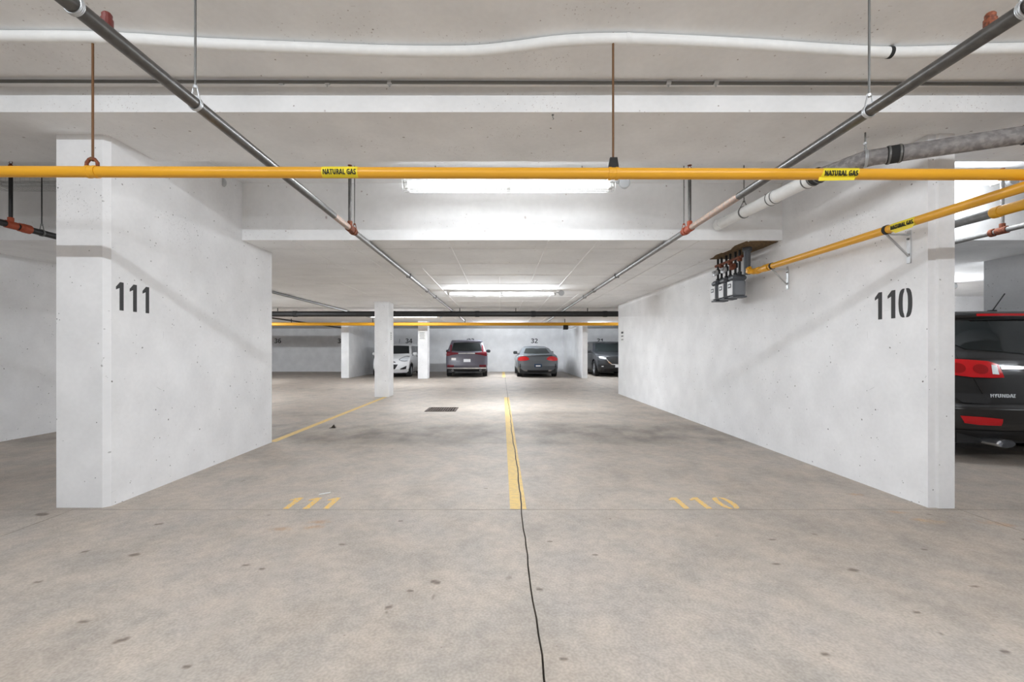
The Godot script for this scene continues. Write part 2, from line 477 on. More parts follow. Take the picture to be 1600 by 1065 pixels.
func structure() -> void:
	var fl := struct("floor", "beige concrete garage floor with saw-cut joints and dark stains")
	# the bed below the slabs, open round the drain pit
	for q in [[XL, XR, -ZB, PIT[2]], [XL, XR, PIT[3], DF + 0.3], [XL, PIT[0], PIT[2], PIT[3]], [PIT[1], XR, PIT[2], PIT[3]]]:
		part(fl, "subfloor", dbox(q[0], q[1], -0.4, -0.03, q[2], q[3]), M.joint_dirt)
	part(fl, "pit_bottom", dbox(PIT[0], PIT[1], -0.5, -0.4, PIT[2], PIT[3]), M.joint_dirt)
	var joints := [-ZB, 3.27, 5.63, 11.3, 19.3, DF]
	for k in joints.size() - 1:
		var a: float = joints[k] + (0.0 if k == 0 else 0.0035)
		var b: float = joints[k + 1] - 0.0035
		slab(fl, func(_d): return XL, func(_d): return -3.083, a, b)
		if k == 2:
			slab(fl, func(_d): return -3.077, func(d): return crack_x(d) - 0.004, a, PIT[2])
			slab(fl, func(_d): return -3.077, func(_d): return PIT[0], PIT[2], PIT[3])
			slab(fl, func(_d): return PIT[1], func(d): return crack_x(d) - 0.004, PIT[2], PIT[3])
			slab(fl, func(_d): return -3.077, func(d): return crack_x(d) - 0.004, PIT[3], b)
		else:
			slab(fl, func(_d): return -3.077, func(d): return crack_x(d) - 0.004, a, b)
		slab(fl, func(d): return crack_x(d) + 0.004, func(_d): return 3.287, a, b)
		slab(fl, func(_d): return 3.293, func(_d): return XR, a, b)
	# ceilings and beams
	var ce := struct("ceiling", "warm grey pitted concrete ceiling over the aisle")
	var top := NEARC + SLOPE * 3.0
	var side := plate([PackedVector2Array([Vector2(-ZB, 3.5), Vector2(3.0, 3.5), Vector2(3.0, NEARC), Vector2(0.0, top), Vector2(-ZB, top)])], XR - XL)
	part(ce, "soffit", side, M.ceiling_paint).transform = Transform3D(Basis(Vector3(0, 0, -1), Vector3.UP, Vector3(1, 0, 0)), Vector3(XL, 0, 0))
	var nb := struct("beam_near", "wide white concrete beam above the yellow gas pipe")
	part(nb, "beam_body", dbox(XL, XR, BEAM, 3.3, 3.0, 3.78), M.ceiling_paint)
	var rc := struct("ceiling_recess", "ceiling strip between the two beams holding the caged light")
	part(rc, "soffit", dbox(XL, XR, RECESS, 3.3, 3.78, FACE), M.slab_paint)
	var lc := struct("ceiling_low", "low white slab with board seams and a tall front edge")
	part(lc, "soffit", dbox(XL, XR, LOW, 3.3, FACE, DF + 0.3), M.slab_paint)
	var ridge_z := plate([PackedVector2Array([Vector2(-0.012, 0), Vector2(0.012, 0), Vector2(0.006, -0.007), Vector2(-0.006, -0.007)])], 1.0)
	for x in [-2.9, -2.33, -1.76, -1.18, -0.6, -0.04, 0.52, 1.08, 1.65, 2.2, 2.75]:
		var d := 5.05
		while d < 24.0:
			var L := rng.randf_range(1.6, 3.4)
			if rng.randf() < 0.8:
				part(lc, "joint_ridge", ridge_z, M.slab_paint, Vector3(x, LOW, -d - L)).scale = Vector3(rng.randf_range(0.5, 1.0), 1.0, L)
			d += L + 0.1
	var ridge_x := plate([PackedVector2Array([Vector2(-0.006, 0), Vector2(0.006, 0), Vector2(0.003, -0.004), Vector2(-0.003, -0.004)])], 1.0)
	var d := 5.45
	while d < 14.0:
		var o := part(lc, "board_ridge", ridge_x, M.slab_paint, Vector3(-3.4, LOW, -d), Vector3(0, PI / 2, 0))
		o.scale = Vector3(1, 1, 6.6)
		d += 0.95
	# walls beside the two stalls
	var wl := struct("wall_left", "white concrete wall stub stencilled 111 with chamfered end")
	prism_wall(wl, "wall_body", PackedVector2Array([Vector2(-3.26, 3.33), Vector2(-3.24, 3.31), Vector2(-2.905, 3.31), Vector2(-2.87, 3.345), Vector2(-2.87, 5.68), Vector2(-3.26, 5.68)]), 0.0, LOW, M.wall_paint)
	prism_wall(wl, "wall_head", PackedVector2Array([Vector2(-3.26, 3.33), Vector2(-3.24, 3.31), Vector2(-2.905, 3.31), Vector2(-2.87, 3.345), Vector2(-2.87, FACE), Vector2(-3.26, FACE)]), LOW, 3.0, M.wall_paint)
	var wr := struct("wall_right", "long white concrete wall stencilled 110 behind the gas meters")
	prism_wall(wr, "wall_body", PackedVector2Array([Vector2(3.1, 3.31), Vector2(3.155, 3.31), Vector2(3.165, 3.295), Vector2(3.28, 3.295), Vector2(3.28, 12.1), Vector2(3.1, 12.1)]), 0.0, LOW, M.wall_paint)
	prism_wall(wr, "wall_head", PackedVector2Array([Vector2(3.1, 3.31), Vector2(3.155, 3.31), Vector2(3.165, 3.295), Vector2(3.28, 3.295), Vector2(3.28, FACE), Vector2(3.1, FACE)]), LOW, 3.0, M.wall_paint)
	var wb := struct("wall_back", "long white concrete wall numbered 36 to 31 behind the parked cars")
	part(wb, "wall_body", dbox(XL, XR, 0, LOW, DF, DF + 0.3), M.wall_paint)
	var wf := struct("wall_front", "white wall closing the garage opposite the stalls")
	part(wf, "wall_body", dbox(XL, XR, 0, 3.5, -ZB - 0.3, -ZB), M.wall_paint)
	var w1 := struct("wall_outer_left", "white end wall of the garage past stall 36")
	part(w1, "wall_body", dbox(XL - 0.3, XL, 0, 3.5, -ZB, DF), M.wall_paint)
	var w2 := struct("wall_outer_right", "white end wall of the garage past the black car")
	part(w2, "wall_body", dbox(XR, XR + 0.3, 0, 3.5, -ZB, DF), M.wall_paint)
	var w3 := struct("wall_bay_left", "shaded concrete wall beyond the black sprinkler riser")
	part(w3, "wall_body", dbox(-6.6, -6.29, 0, LOW, 3.31, 8.2), M.wall_paint)
	part(w3, "wall_head", dbox(-6.6, -6.29, LOW, RECESS, 3.31, FACE), M.wall_paint)
	var w4 := struct("wall_bay_right", "grey shaded wall behind the black car's aerial")
	part(w4, "wall_body", dbox(6.6, 6.9, 0, LOW, 3.31, 6.23), M.wall_paint)
	part(w4, "wall_head", dbox(6.6, 6.9, LOW, RECESS, 3.31, FACE), M.wall_paint)
	var w5 := struct("wall_bay_end", "white wall carrying a black pipe beyond the black car")
	part(w5, "wall_body", dbox(3.28, XR, 0, LOW, 10.2, 10.5), M.wall_paint)
	var w6 := struct("wall_divider_left", "white dividing wall between stall 35 and the white hatchback")
	part(w6, "wall_body", dbox(-6.76, -6.44, 0, LOW, 19.16, DF), M.wall_paint)
	var w7 := struct("wall_divider_right", "white dividing wall between the grey coupe and the dark crossover")
	part(w7, "wall_body", dbox(3.37, 3.58, 0, LOW, 19.0, DF), M.wall_paint)
	var c1 := struct("column", "square white column at the end of the diagonal yellow line")
	prism_wall(c1, "shaft", PackedVector2Array([Vector2(-3.15, 11.27), Vector2(-3.14, 11.26), Vector2(-2.81, 11.26), Vector2(-2.8, 11.27), Vector2(-2.8, 11.76), Vector2(-3.15, 11.76)]), 0.0, LOW, M.wall_paint)
	var c2 := struct("column", "white column with a paper notice beside the white hatchback")
	prism_wall(c2, "shaft", PackedVector2Array([Vector2(-3.45, 18.71), Vector2(-3.44, 18.7), Vector2(-3.06, 18.7), Vector2(-3.05, 18.71), Vector2(-3.05, 19.2), Vector2(-3.45, 19.2)]), 0.0, LOW, M.wall_paint)

# ------------------------------------------------------------------ lamps
func fixture(x: float, y: float, depth: float, length: float, label: String, lit: bool, caged: bool, energy: float, drop := 0.0, tilt := 1.3, back_tilt := -1.0, back_share := 0.5) -> void:
	# y: underside of the ceiling or of the hanging rods
	var t := thing("fluorescent_fixture", label, "light fixture", Vector3(x, y, -depth), "fluorescent strip lights")
	var h := length / 2.0
	var st := tool()
	st.set_smooth_group(-1)
	part(t, "housing", soft_box(Vector3(length, 0.05, 0.11), 0.006), M.fixture_white, Vector3(0, -0.025 - drop, 0))
	if drop > 0.0:
		for s in [-0.7, 0.7]:
			part(t, "hanger_rod", tube([Vector3(s * h, 0, 0), Vector3(s * h, -drop, 0)], 0.005, 8), M.rod_steel)
	var pieces := 2 if length > 1.5 else 1
	var tl := (length - 0.06 * (pieces + 1)) / pieces
	for k in pieces + 1:
		part(t, "lamp_holder", soft_box(Vector3(0.045, 0.05, 0.1), 0.006), M.socket_white, Vector3(-h + 0.03 + k * (length - 0.06) / pieces, -0.075 - drop, 0))
	for k in pieces:
		var cx := -h + 0.06 + tl / 2.0 + k * (tl + 0.06)
		for s in [-1, 1]:
			part(t, "tube_lamp", tube([Vector3(cx - tl / 2, -0.078 - drop, s * 0.028), Vector3(cx + tl / 2, -0.078 - drop, s * 0.028)], 0.013, 14), M.tube_glow if lit else M.unlit_tube)
		if lit:
			for s in [-1, 1]:
				var l := AreaLight3D.new()
				l.name = "strip_light"
				var turn := back_tilt if s < 0 and back_tilt >= 0.0 else tilt   # back light aimed apart so the beam face stays darker, no reflector built
				var aim := Vector3(0, -cos(turn), s * sin(turn))
				l.basis = Basis.looking_at(aim, Vector3.RIGHT)
				l.position = Vector3(cx, -0.078 - drop, s * 0.028) + aim * 0.018
				l.area_size = Vector2(0.026, tl)
				l.light_energy = energy / pieces * (back_share if s < 0 else 1.0 - back_share)
				l.light_color = Color(0.95, 0.975, 1.0)
				l.area_range = 40.0
				l.area_attenuation = 2.0
				l.shadow_enabled = true
				t.add_child(l, true)
	if caged:
		var w := tool()
		for q in [[-0.085, -0.03], [-0.085, -0.075], [-0.07, -0.118], [-0.025, -0.13], [0.025, -0.13], [0.07, -0.118], [0.085, -0.075], [0.085, -0.03]]:
			add_tube(w, [Vector3(-h, q[1] - drop, q[0]), Vector3(h, q[1] - drop, q[0])], 0.0022, 5)
		var n := int(length / 0.048)
		for i in n + 1:
			var xx := -h + length * i / n
			add_tube(w, [Vector3(xx, -0.02 - drop, -0.085), Vector3(xx, -0.075 - drop, -0.085), Vector3(xx, -0.118 - drop, -0.07), Vector3(xx, -0.13 - drop, -0.025), Vector3(xx, -0.13 - drop, 0.025), Vector3(xx, -0.118 - drop, 0.07), Vector3(xx, -0.075 - drop, 0.085), Vector3(xx, -0.02 - drop, 0.085)], 0.0017, 4)
		part(t, "wire_guard", done(w), M.guard_wire)
	part(t, "junction_box", lathe(Vector3(h + 0.1, -0.06 - drop, 0.035), Vector3.BACK, [Vector2(0, -0.03), Vector2(0.05, -0.03), Vector2(0.055, -0.02), Vector2(0.055, 0.015), Vector2(0.045, 0.02), Vector2(0, 0.02)], 20), M.zinc)
	part(t, "conduit_nipple", tube([Vector3(h - 0.01, -0.04 - drop, 0.0), Vector3(h + 0.08, -0.05 - drop, 0.02)], 0.011, 10), M.zinc)

func lamps() -> void:
	var e := 2.6
	fixture(0.07, RECESS, 4.56, 2.1, "lit caged strip light over the stalls between the beams", true, true, e * 0.63, 0.125, 1.0, 0.0, 0.11)
	fixture(0.0, LOW, 9.2, 2.2, "lit strip light on the low slab above the floor drain", true, false, e * 1.75, 0.0, 0.8)
	fixture(-6.7, LOW, 9.75, 2.3, "added unseen strip light on the low slab behind the stencilled wall stub", true, false, e * 2.0)  # added out of view to brighten the far left area
	fixture(-3.3, LOW, 15.4, 2.3, "lit strip light behind the column near the white hatchback", true, false, e * 1.7, 0.0, 1.1)
	fixture(-10.4, LOW, 15.4, 2.3, "added unseen strip light on the low slab before the empty end stall", true, false, e * 3.6)  # extra lamp hidden by the wall stub, lifts the far left wall
	fixture(6.0, LOW, 15.4, 2.3, "added unseen strip light on the low slab before the dark crossover", true, false, e * 1.5)  # extra lamp hidden by the long wall, fills the far right stalls
	fixture(0.0, LOW, 20.4, 2.2, "lit strip light above the slate SUV and the coupe", true, false, e * 3.0, 0.0, 1.2)
	fixture(4.2, LOW, 20.4, 1.2, "short lit strip light above the dark crossover", true, false, e * 1.2, 0.0, 1.1)
	fixture(4.55, RECESS, 4.72, 1.22, "short lit strip light above the black car", true, false, e * 0.3, 0.03, 1.0)
	fixture(7.4, LOW, 8.2, 1.22, "short added unseen strip light before the wall with the black pipe", true, false, e * 2.2)  # added behind the long wall to light the bay end wall
	fixture(-4.1, RECESS, 4.72, 2.2, "unlit caged strip light beside the black sprinkler riser", false, true, 0.0, 0.055)
	for q in [[-8.7, "lit strip light over the aisle by the shaded bay"], [-2.0, "lit strip light over the aisle before the short wall stub"], [2.0, "lit strip light over the aisle before the gas-meter wall"], [8.7, "lit strip light over the aisle behind the black car"]]:
		fixture(q[0], NEARC + SLOPE * 2.95 - 0.006, 0.05, 2.3, q[1], true, false, e * (1.3 if absf(q[0]) < 5.0 else 0.8), 0.0, 0.7)
	fixture(0.0, NEARC + SLOPE * 3.0, -5.5, 2.3, "lit strip light over the opposite stalls", true, false, e * 1.9, 0.0, 0.75)

# ------------------------------------------------------------------ pipes
func ring_hanger(label: String, x: float, y: float, depth: float, top: float, r: float, axis: Vector3, rod: Material, ring: Material, group: String) -> void:
	var t := thing("pipe_hanger", label, "pipe hanger", Vector3(x, y, -depth), group)
	var pts := []
	var side := axis.normalized().cross(Vector3.UP).normalized()
	for i in 25:
		var a := TAU * i / 24.0 - PI / 2
		pts.append(side * cos(a) * (r + 0.003) + Vector3.UP * sin(a) * (r + 0.003))
	var st := tool()
	for o in [-0.006, 0.0, 0.006]:
		var q := []
		for p in pts:
			q.append(p + axis.normalized() * o)
		add_tube(st, q, 0.0034, 6)
	part(t, "ring", done(st), ring)
	var yoke := tool()
	add_tube(yoke, [side * (r * 0.75) + Vector3(0, r * 0.75, 0), side * 0.01 + Vector3(0, r + 0.045, 0), Vector3(0, r + 0.05, 0), side * -0.01 + Vector3(0, r + 0.045, 0), side * -(r * 0.75) + Vector3(0, r * 0.75, 0)], 0.004, 6)
	part(t, "yoke", done(yoke), ring)
	part(t, "nut", lathe(Vector3(0, r + 0.044, 0), Vector3.UP, [Vector2(0, 0), Vector2(0.011, 0), Vector2(0.011, 0.014), Vector2(0, 0.014)], 6), ring)
	part(t, "rod", tube([Vector3(0, r + 0.045, 0), Vector3(0, top - y, 0)], 0.0052, 8), rod)

func gas_sticker(t: Node3D, at: Vector3, r: float, w: float, tilt: float, flap := 0.0) -> void:
	var st := tool()
	st.set_smooth_group(1)
	var rr := r + 0.0015
	for i in 20:
		var a := lerpf(-1.35, 1.2, i / 20.0)
		var b := lerpf(-1.35, 1.2, (i + 1) / 20.0)
		for s in [[a, b]]:
			quad(st, Vector3(-w / 2 + sin(a) * tilt, rr * sin(b), rr * cos(b)), Vector3(w / 2 + sin(a) * tilt, rr * sin(b), rr * cos(b)), Vector3(w / 2 + sin(a) * tilt, rr * sin(a), rr * cos(a)), Vector3(-w / 2 + sin(a) * tilt, rr * sin(a), rr * cos(a)))
	if flap > 0.0:
		var y0 := rr * sin(-1.35); var z0 := rr * cos(-1.35)
		quad(st, Vector3(-w / 2 - tilt, y0 + 0.012, z0 + 0.012), Vector3(w / 2 - tilt, y0 + 0.012, z0 + 0.012), Vector3(w / 2 - tilt * 2, y0 - flap * 0.7, z0 + 0.018), Vector3(-w / 2 - tilt * 2, y0 - flap, z0 + 0.02))
	var lab := part(t, "label_sticker", done(st), M.gas_label, at)
	part(lab, "lettering", text("NATURAL GAS", 0.027, 0.008), M.label_ink, Vector3(0, -0.0065, r + 0.0005)).scale = Vector3(w * 0.76 / 0.205, 1.0, 1.0)

func transverse_gas() -> void:
	var d := 2.55
	var y0 := EYE + (548.0 - 268.0) / F * d     # at picture column 0
	var y1 := EYE + (548.0 - 273.0) / F * d
	var xa := -784.0 / F * d
	var xb := 816.0 / F * d
	var yy := func(x: float) -> float: return lerpf(y0, y1, (x - xa) / (xb - xa))
	var t := thing("gas_pipe", "yellow gas pipe hung level across both stalls, labelled NATURAL GAS", "pipe", Vector3(0, 0, -d))
	var r := 0.0305
	part(t, "pipe", tube([Vector3(-9, yy.call(-9.0), 0), Vector3(9, yy.call(9.0), 0)], r, 24), M.gas_yellow)
	for px in [[533.0, 0.2, 0.0, 0.0], [1308.0, 0.2, 0.012, 0.016]]:
		var x: float = (px[0] - 784.0) / F * d
		gas_sticker(t, Vector3(x, yy.call(x), 0), r, px[1], px[2], px[3])
	# clamp hangers
	var k := 0
	for px in [145.0, 958.0]:
		var x: float = (px - 784.0) / F * d
		var hgr := thing("pipe_hanger", ["rusty clamp hanger holding the yellow gas pipe before wall 111", "dark rubber-lined clamp hanger holding the yellow gas pipe beside the caged light"][k], "pipe hanger", Vector3(x, yy.call(x), -d))
		part(hgr, "band", lathe(Vector3.ZERO, Vector3.RIGHT, [Vector2(r, -0.028), Vector2(r + 0.004, -0.028), Vector2(r + 0.004, -0.012), Vector2(r + 0.002, -0.01), Vector2(r + 0.002, 0.01), Vector2(r + 0.004, 0.012), Vector2(r + 0.004, 0.028), Vector2(r, 0.028)], 24), M.gas_yellow)
		if k == 0:
			var st := tool()
			for s in [-1, 1]:
				add_tube(st, [Vector3(s * 0.032, 0.02, 0.004), Vector3(s * 0.03, 0.05, 0.004), Vector3(s * 0.016, 0.068, 0.004), Vector3(0, 0.074, 0.004)], 0.0095, 8)
			part(hgr, "yoke", done(st), M.rust)
		else:
			part(hgr, "yoke", plate([PackedVector2Array([Vector2(-0.03, 0.02), Vector2(0.03, 0.02), Vector2(0.02, 0.085), Vector2(-0.02, 0.085)])], 0.02), M.rubber, Vector3(0, 0, -0.004))
		part(hgr, "nut", lathe(Vector3(0, 0.062, 0.004), Vector3.UP, [Vector2(0, 0), Vector2(0.012, 0), Vector2(0.012, 0.016), Vector2(0, 0.016)], 6), M.rod_rust)
		part(hgr, "rod", tube([Vector3(0, 0.06, 0), Vector3(0, aisle_top(d) - float(yy.call(x)), 0)], 0.0062, 8), M.rod_rust)
		k += 1

func head(t: Node3D, at: Vector3, up: float) -> void:
	# upright sprinkler head on a riser
	var hd := part(t, "sprinkler_head", lathe(at, Vector3.UP, [Vector2(0, 0), Vector2(0.017, 0), Vector2(0.017, 0.022), Vector2(0.011, 0.026), Vector2(0.009, 0.036), Vector2(0, 0.036)], 12), M.rust)
	var st := tool()
	for s in [-1, 1]:
		add_tube(st, [at + Vector3(s * 0.01, 0.03, 0), at + Vector3(s * 0.016, 0.048, 0), at + Vector3(0, 0.066, 0)], 0.003, 6)
	part(hd, "frame_arms", done(st), M.rust)
	part(hd, "deflector", lathe(at + Vector3(0, 0.066, 0), Vector3.UP, [Vector2(0, 0), Vector2(0.021, 0), Vector2(0.021, 0.003), Vector2(0, 0.003)], 14), M.rust)

func sprinkler(x: float, y: float, d0: float, d1: float, mats: Array, label: String, tee: float, riser_mat: Material, fit: Material) -> Node3D:
	# mats: [depth where it ends, material, radius]
	var t := thing("sprinkler_pipe", label, "pipe", Vector3(x, y, 0))
	var a := d0
	for q in mats:
		part(t, "pipe_length", tube([Vector3(0, 0, -a), Vector3(0, 0, -float(q[0]))], q[2], 20), q[1])
		a = q[0]
	if tee > 0.0:
		part(t, "tee", collar(Vector3(0, 0, -tee), Vector3.BACK, 0.027, 0.1, 0.009), fit)
		part(t, "coupling", collar(Vector3(0, 0, -tee - 0.09), Vector3.BACK, 0.027, 0.04, 0.013), fit)
		part(t, "outlet", collar(Vector3(0, 0.045, -tee + 0.0), Vector3.UP, 0.014, 0.05, 0.01), fit)
		part(t, "riser", tube([Vector3(0, 0.02, -tee), Vector3(0, RECESS - y - 0.13, -tee)], 0.0155, 14), riser_mat)
		part(t, "reducer", collar(Vector3(0, RECESS - y - 0.14, -tee), Vector3.UP, 0.012, 0.05, 0.011), fit)
		head(t, Vector3(0, RECESS - y - 0.12, -tee), 1.0)
	return t

func pipes() -> void:
	transverse_gas()
	var sy := EYE + 1.19
	var r := 0.0275
	# sprinkler mains along the stalls
	var left := sprinkler(-1.475, sy, 0.6, 18.0, [[4.0, M.black_steel, r], [4.5, M.primed_steel, r], [9.0, M.grey_steel, r], [18.0, M.grey_steel, 0.024]], "grey steel sprinkler pipe running from wall 111 side toward the slate SUV", 4.42, M.black_steel, M.rust)
	var right := sprinkler(1.825, sy, 0.6, 18.0, [[3.5, M.black_steel, r], [4.5, M.primed_steel, r], [9.0, M.grey_steel, r], [18.0, M.grey_steel, 0.024]], "grey steel sprinkler pipe running beside the white drain pipe toward the coupe", 4.42, M.black_steel, M.orange_fitting)
	for t in [left, right]:
		for d in [9.0, 13.4]:
			part(t, "coupling", collar(Vector3(0, 0, -d), Vector3.BACK, 0.027, 0.09, 0.011), M.grey_steel)
	part(right, "rusty_coupling", collar(Vector3(0, 0, -1.52), Vector3.BACK, 0.027, 0.08, 0.012), M.rust)
	for t in [left, right]:
		part(t, "outlet_plug", lathe(Vector3(0, 0.02, -1.7), Vector3.UP, [Vector2(0.02, 0), Vector2(0.02, 0.028), Vector2(0.016, 0.03), Vector2(0.017, 0.045), Vector2(0.012, 0.052), Vector2(0, 0.054)], 14), M.plug_red if t == left else M.rust)
	ring_hanger("zinc ring hanger on the sprinkler pipe with the dark plug, nearer the aisle lamp", -1.475, sy, 1.57, aisle_top(1.57), r, Vector3.BACK, M.rod_steel, M.zinc, "")
	ring_hanger("zinc ring hanger against the rusty sprinkler coupling", 1.825, sy, 1.585, aisle_top(1.585), r, Vector3.BACK, M.rod_steel, M.zinc, "")
	ring_hanger("long-rod ring hanger of the sprinkler pipe between the clamp hanger and the NATURAL GAS label", -1.475, sy, 2.19, aisle_top(2.19), r, Vector3.BACK, M.rod_steel, M.zinc, "")
	ring_hanger("long-rod ring hanger of the sprinkler pipe above the cast-iron drain", 1.825, sy, 2.26, aisle_top(2.26), r, Vector3.BACK, M.rod_steel, M.zinc, "")
	ring_hanger("thin-rod rusty hanger beside the sprinkler riser below the NATURAL GAS label", -1.475, sy, 4.56, RECESS, r, Vector3.BACK, M.rod_steel, M.rust, "")
	ring_hanger("thin-rod rusty hanger beside the sprinkler riser next to the white drain pipe", 1.825, sy, 4.56, RECESS, r, Vector3.BACK, M.rod_steel, M.orange_fitting, "")
	var spots := ["first twin-rod clip past the riser", "twin-rod clip just beyond the strip light", "twin-rod clip past the thick black pipe"]
	for k in 6:
		var q := [[-1.475, 1.825][k / 3], [7.2, 10.0, 13.9][k % 3]]
		var cl := thing("pipe_clip", "%s on the sprinkler pipe %s" % [spots[k % 3], ["leading to the slate SUV", "leading to the coupe"][k / 3]], "pipe hanger", Vector3(q[0], sy, -q[1]), "clips under the low slab")
		for s in [-1, 1]:
			part(cl, "rod", tube([Vector3(s * 0.035, 0, 0), Vector3(s * 0.035, LOW - sy, 0)], 0.005, 6), M.matt_black)
		part(cl, "strap", tube([Vector3(-0.035, 0, 0), Vector3(-0.025, -0.028, 0), Vector3(0.025, -0.028, 0), Vector3(0.035, 0, 0)], 0.006, 6), M.matt_black)
	# side bays
	var bl := sprinkler(-4.64, sy, 0.6, 18.0, [[6.0, M.matt_black, 0.03], [18.0, M.rod_steel, 0.026]], "black sprinkler pipe with red couplings in the shaded bay", 4.3, M.matt_black, M.orange_fitting)
	part(bl, "red_coupling", collar(Vector3(0, 0, -4.44), Vector3.BACK, 0.03, 0.07, 0.013), M.orange_fitting)
	ring_hanger("ring hanger with thin rod on the black sprinkler pipe", -4.64, sy, 4.59, RECESS, 0.03, Vector3.BACK, M.matt_black, M.rod_steel, "")
	sprinkler(4.95, sy, 0.6, 9.8, [[5.0, M.grey_steel, 0.026], [9.8, M.matt_black, 0.026]], "grey sprinkler pipe over the black car", 4.5, M.grey_steel, M.rust)
	sprinkler(-8.3, sy, 9.0, 24.0, [[24.0, M.matt_black, 0.026]], "dark sprinkler pipe crossing above stall 36", 0.0, M.matt_black, M.rust)
	# cross mains in the distance
	var bm := thing("drain_main", "thick black pipe slung across the low slab before the far stalls", "pipe", Vector3(0, EYE + 1.055, -13.0))
	part(bm, "pipe", tube([Vector3(XL + 0.05, 0, 0), Vector3(3.8, 0, 0), Vector3(9, 0, 0)], 0.078, 20), M.matt_black)
	for x in [-6.4, -3.6, -1.2, 0.4, 2.45]:
		part(bm, "hanger_strap", tube([Vector3(x, 0.06, 0), Vector3(x, LOW - EYE - 1.055, 0)], 0.012, 6), M.matt_black)
		part(bm, "coupling", collar(Vector3(x + 0.5, 0, 0), Vector3.RIGHT, 0.078, 0.12, 0.008), M.rubber)
	var gm := thing("gas_main", "yellow gas pipe crossing in front of the far numbered wall", "pipe", Vector3(0, EYE + 1.02, -17.3))
	part(gm, "pipe", tube([Vector3(XL + 0.05, 0, 0), Vector3(XR - 0.05, 0, 0)], 0.062, 18), M.gas_yellow)
	for x in [-8.0, -4.9, -1.4, 2.4]:
		part(gm, "hanger_rod", tube([Vector3(x, 0.05, 0), Vector3(x, LOW - EYE - 1.02, 0)], 0.014, 6), M.matt_black)
	part(gm, "valve", soft_box(Vector3(0.2, 0.16, 0.14), 0.02), M.matt_black, Vector3(2.42, -0.13, 0.02))
	part(gm, "valve_branch", tube([Vector3(2.5, -0.14, 0), Vector3(2.95, -0.08, -0.9)], 0.03, 10), M.zinc)
	# conduits on the aisle ceiling
	var wp := thing("ceiling_conduit", "wavy white pipe strapped along the aisle ceiling", "pipe")
	var pts := []
	for q in [[-2200, 58], [-600, 55], [0, 57], [160, 59], [330, 69], [480, 75], [620, 80], [735, 80], [800, 74], [870, 65], [950, 61], [1040, 63], [1180, 70], [1300, 78], [1390, 82], [1480, 80], [1600, 76], [2200, 72], [3500, 70]]:
		var kk: float = F / (548.0 - q[1])
		var dd: float = kk * (NEARC + SLOPE * 3.0 - 0.031 - EYE) / (1.0 + kk * SLOPE)
		pts.append(Vector3((q[0] - 784.0) / F * dd, aisle_top(dd) - 0.031, -dd))
	var curve := Curve3D.new()
	curve.bake_interval = 0.06
	for i in pts.size():
		var tan: Vector3 = (pts[mini(i + 1, pts.size() - 1)] - pts[maxi(i - 1, 0)]) / 6.0
		if i == 0 or i == pts.size() - 1: tan *= 0.2
		curve.add_point(pts[i], -tan, tan)
	var fine := []
	for p in curve.get_baked_points():
		fine.append(p)
	part(wp, "pipe", tube(fine, 0.03, 18), M.white_pipe)
	for px in [610.0, 985.0, 1393.0]:
		var best := Vector3.ZERO
		for p in fine:
			if absf(784.0 + p.x / -p.z * F - px) < absf(784.0 + best.x / -minf(best.z, -0.1) * F - px) or best == Vector3.ZERO:
				best = p
		part(wp, "strap", collar(best, Vector3.RIGHT, 0.03, 0.022, 0.002), M.rubber if px > 1300.0 else M.white_pipe)
	var cd := thing("ceiling_conduit", "thin straight grey conduit along the top of the near beam", "pipe")
	var ya := NEARC - 0.012
	var da := F * (ya - EYE) / (548.0 - 127.0)
	part(cd, "pipe", tube([Vector3(-11, ya, -da), Vector3(-3, ya, -da), Vector3(3.3, ya, -da - 0.03), Vector3(11, ya, -da - 0.05)], 0.0105, 12), M.rod_steel)
	for px in [275.0, 440.0, 512.0, 609.0, 1044.0, 1118.0]:
		var x: float = (px - 784.0) / F * (da + 0.02)
		part(cd, "strap", collar(Vector3(x, ya, -da - 0.015), Vector3.RIGHT, 0.0105, 0.03, 0.004), M.zinc)
		if px != 440.0:
			part(cd, "screw_clip", lathe(Vector3(x, ya - 0.012, -da - 0.015), Vector3.DOWN, [Vector2(0.006, 0), Vector2(0.006, 0.012), Vector2(0.003, 0.016), Vector2(0, 0.016)], 8), M.zinc)
	var hk := thing("ceiling_anchor", "small bent metal anchor under the near beam", "anchor", Vector3((864.0 - 784.0) / F * 3.02, BEAM, -3.03))
	part(hk, "plate", soft_box(Vector3(0.014, 0.006, 0.014), 0.001), M.rod_steel, Vector3(0, -0.003, 0))
	part(hk, "hook", tube([Vector3(0, 0, 0), Vector3(0, -0.02, 0), Vector3(0.006, -0.028, 0), Vector3(0.0, -0.034, 0)], 0.0025, 6), M.rod_steel)
	drain_pipe()
	wall_gas()

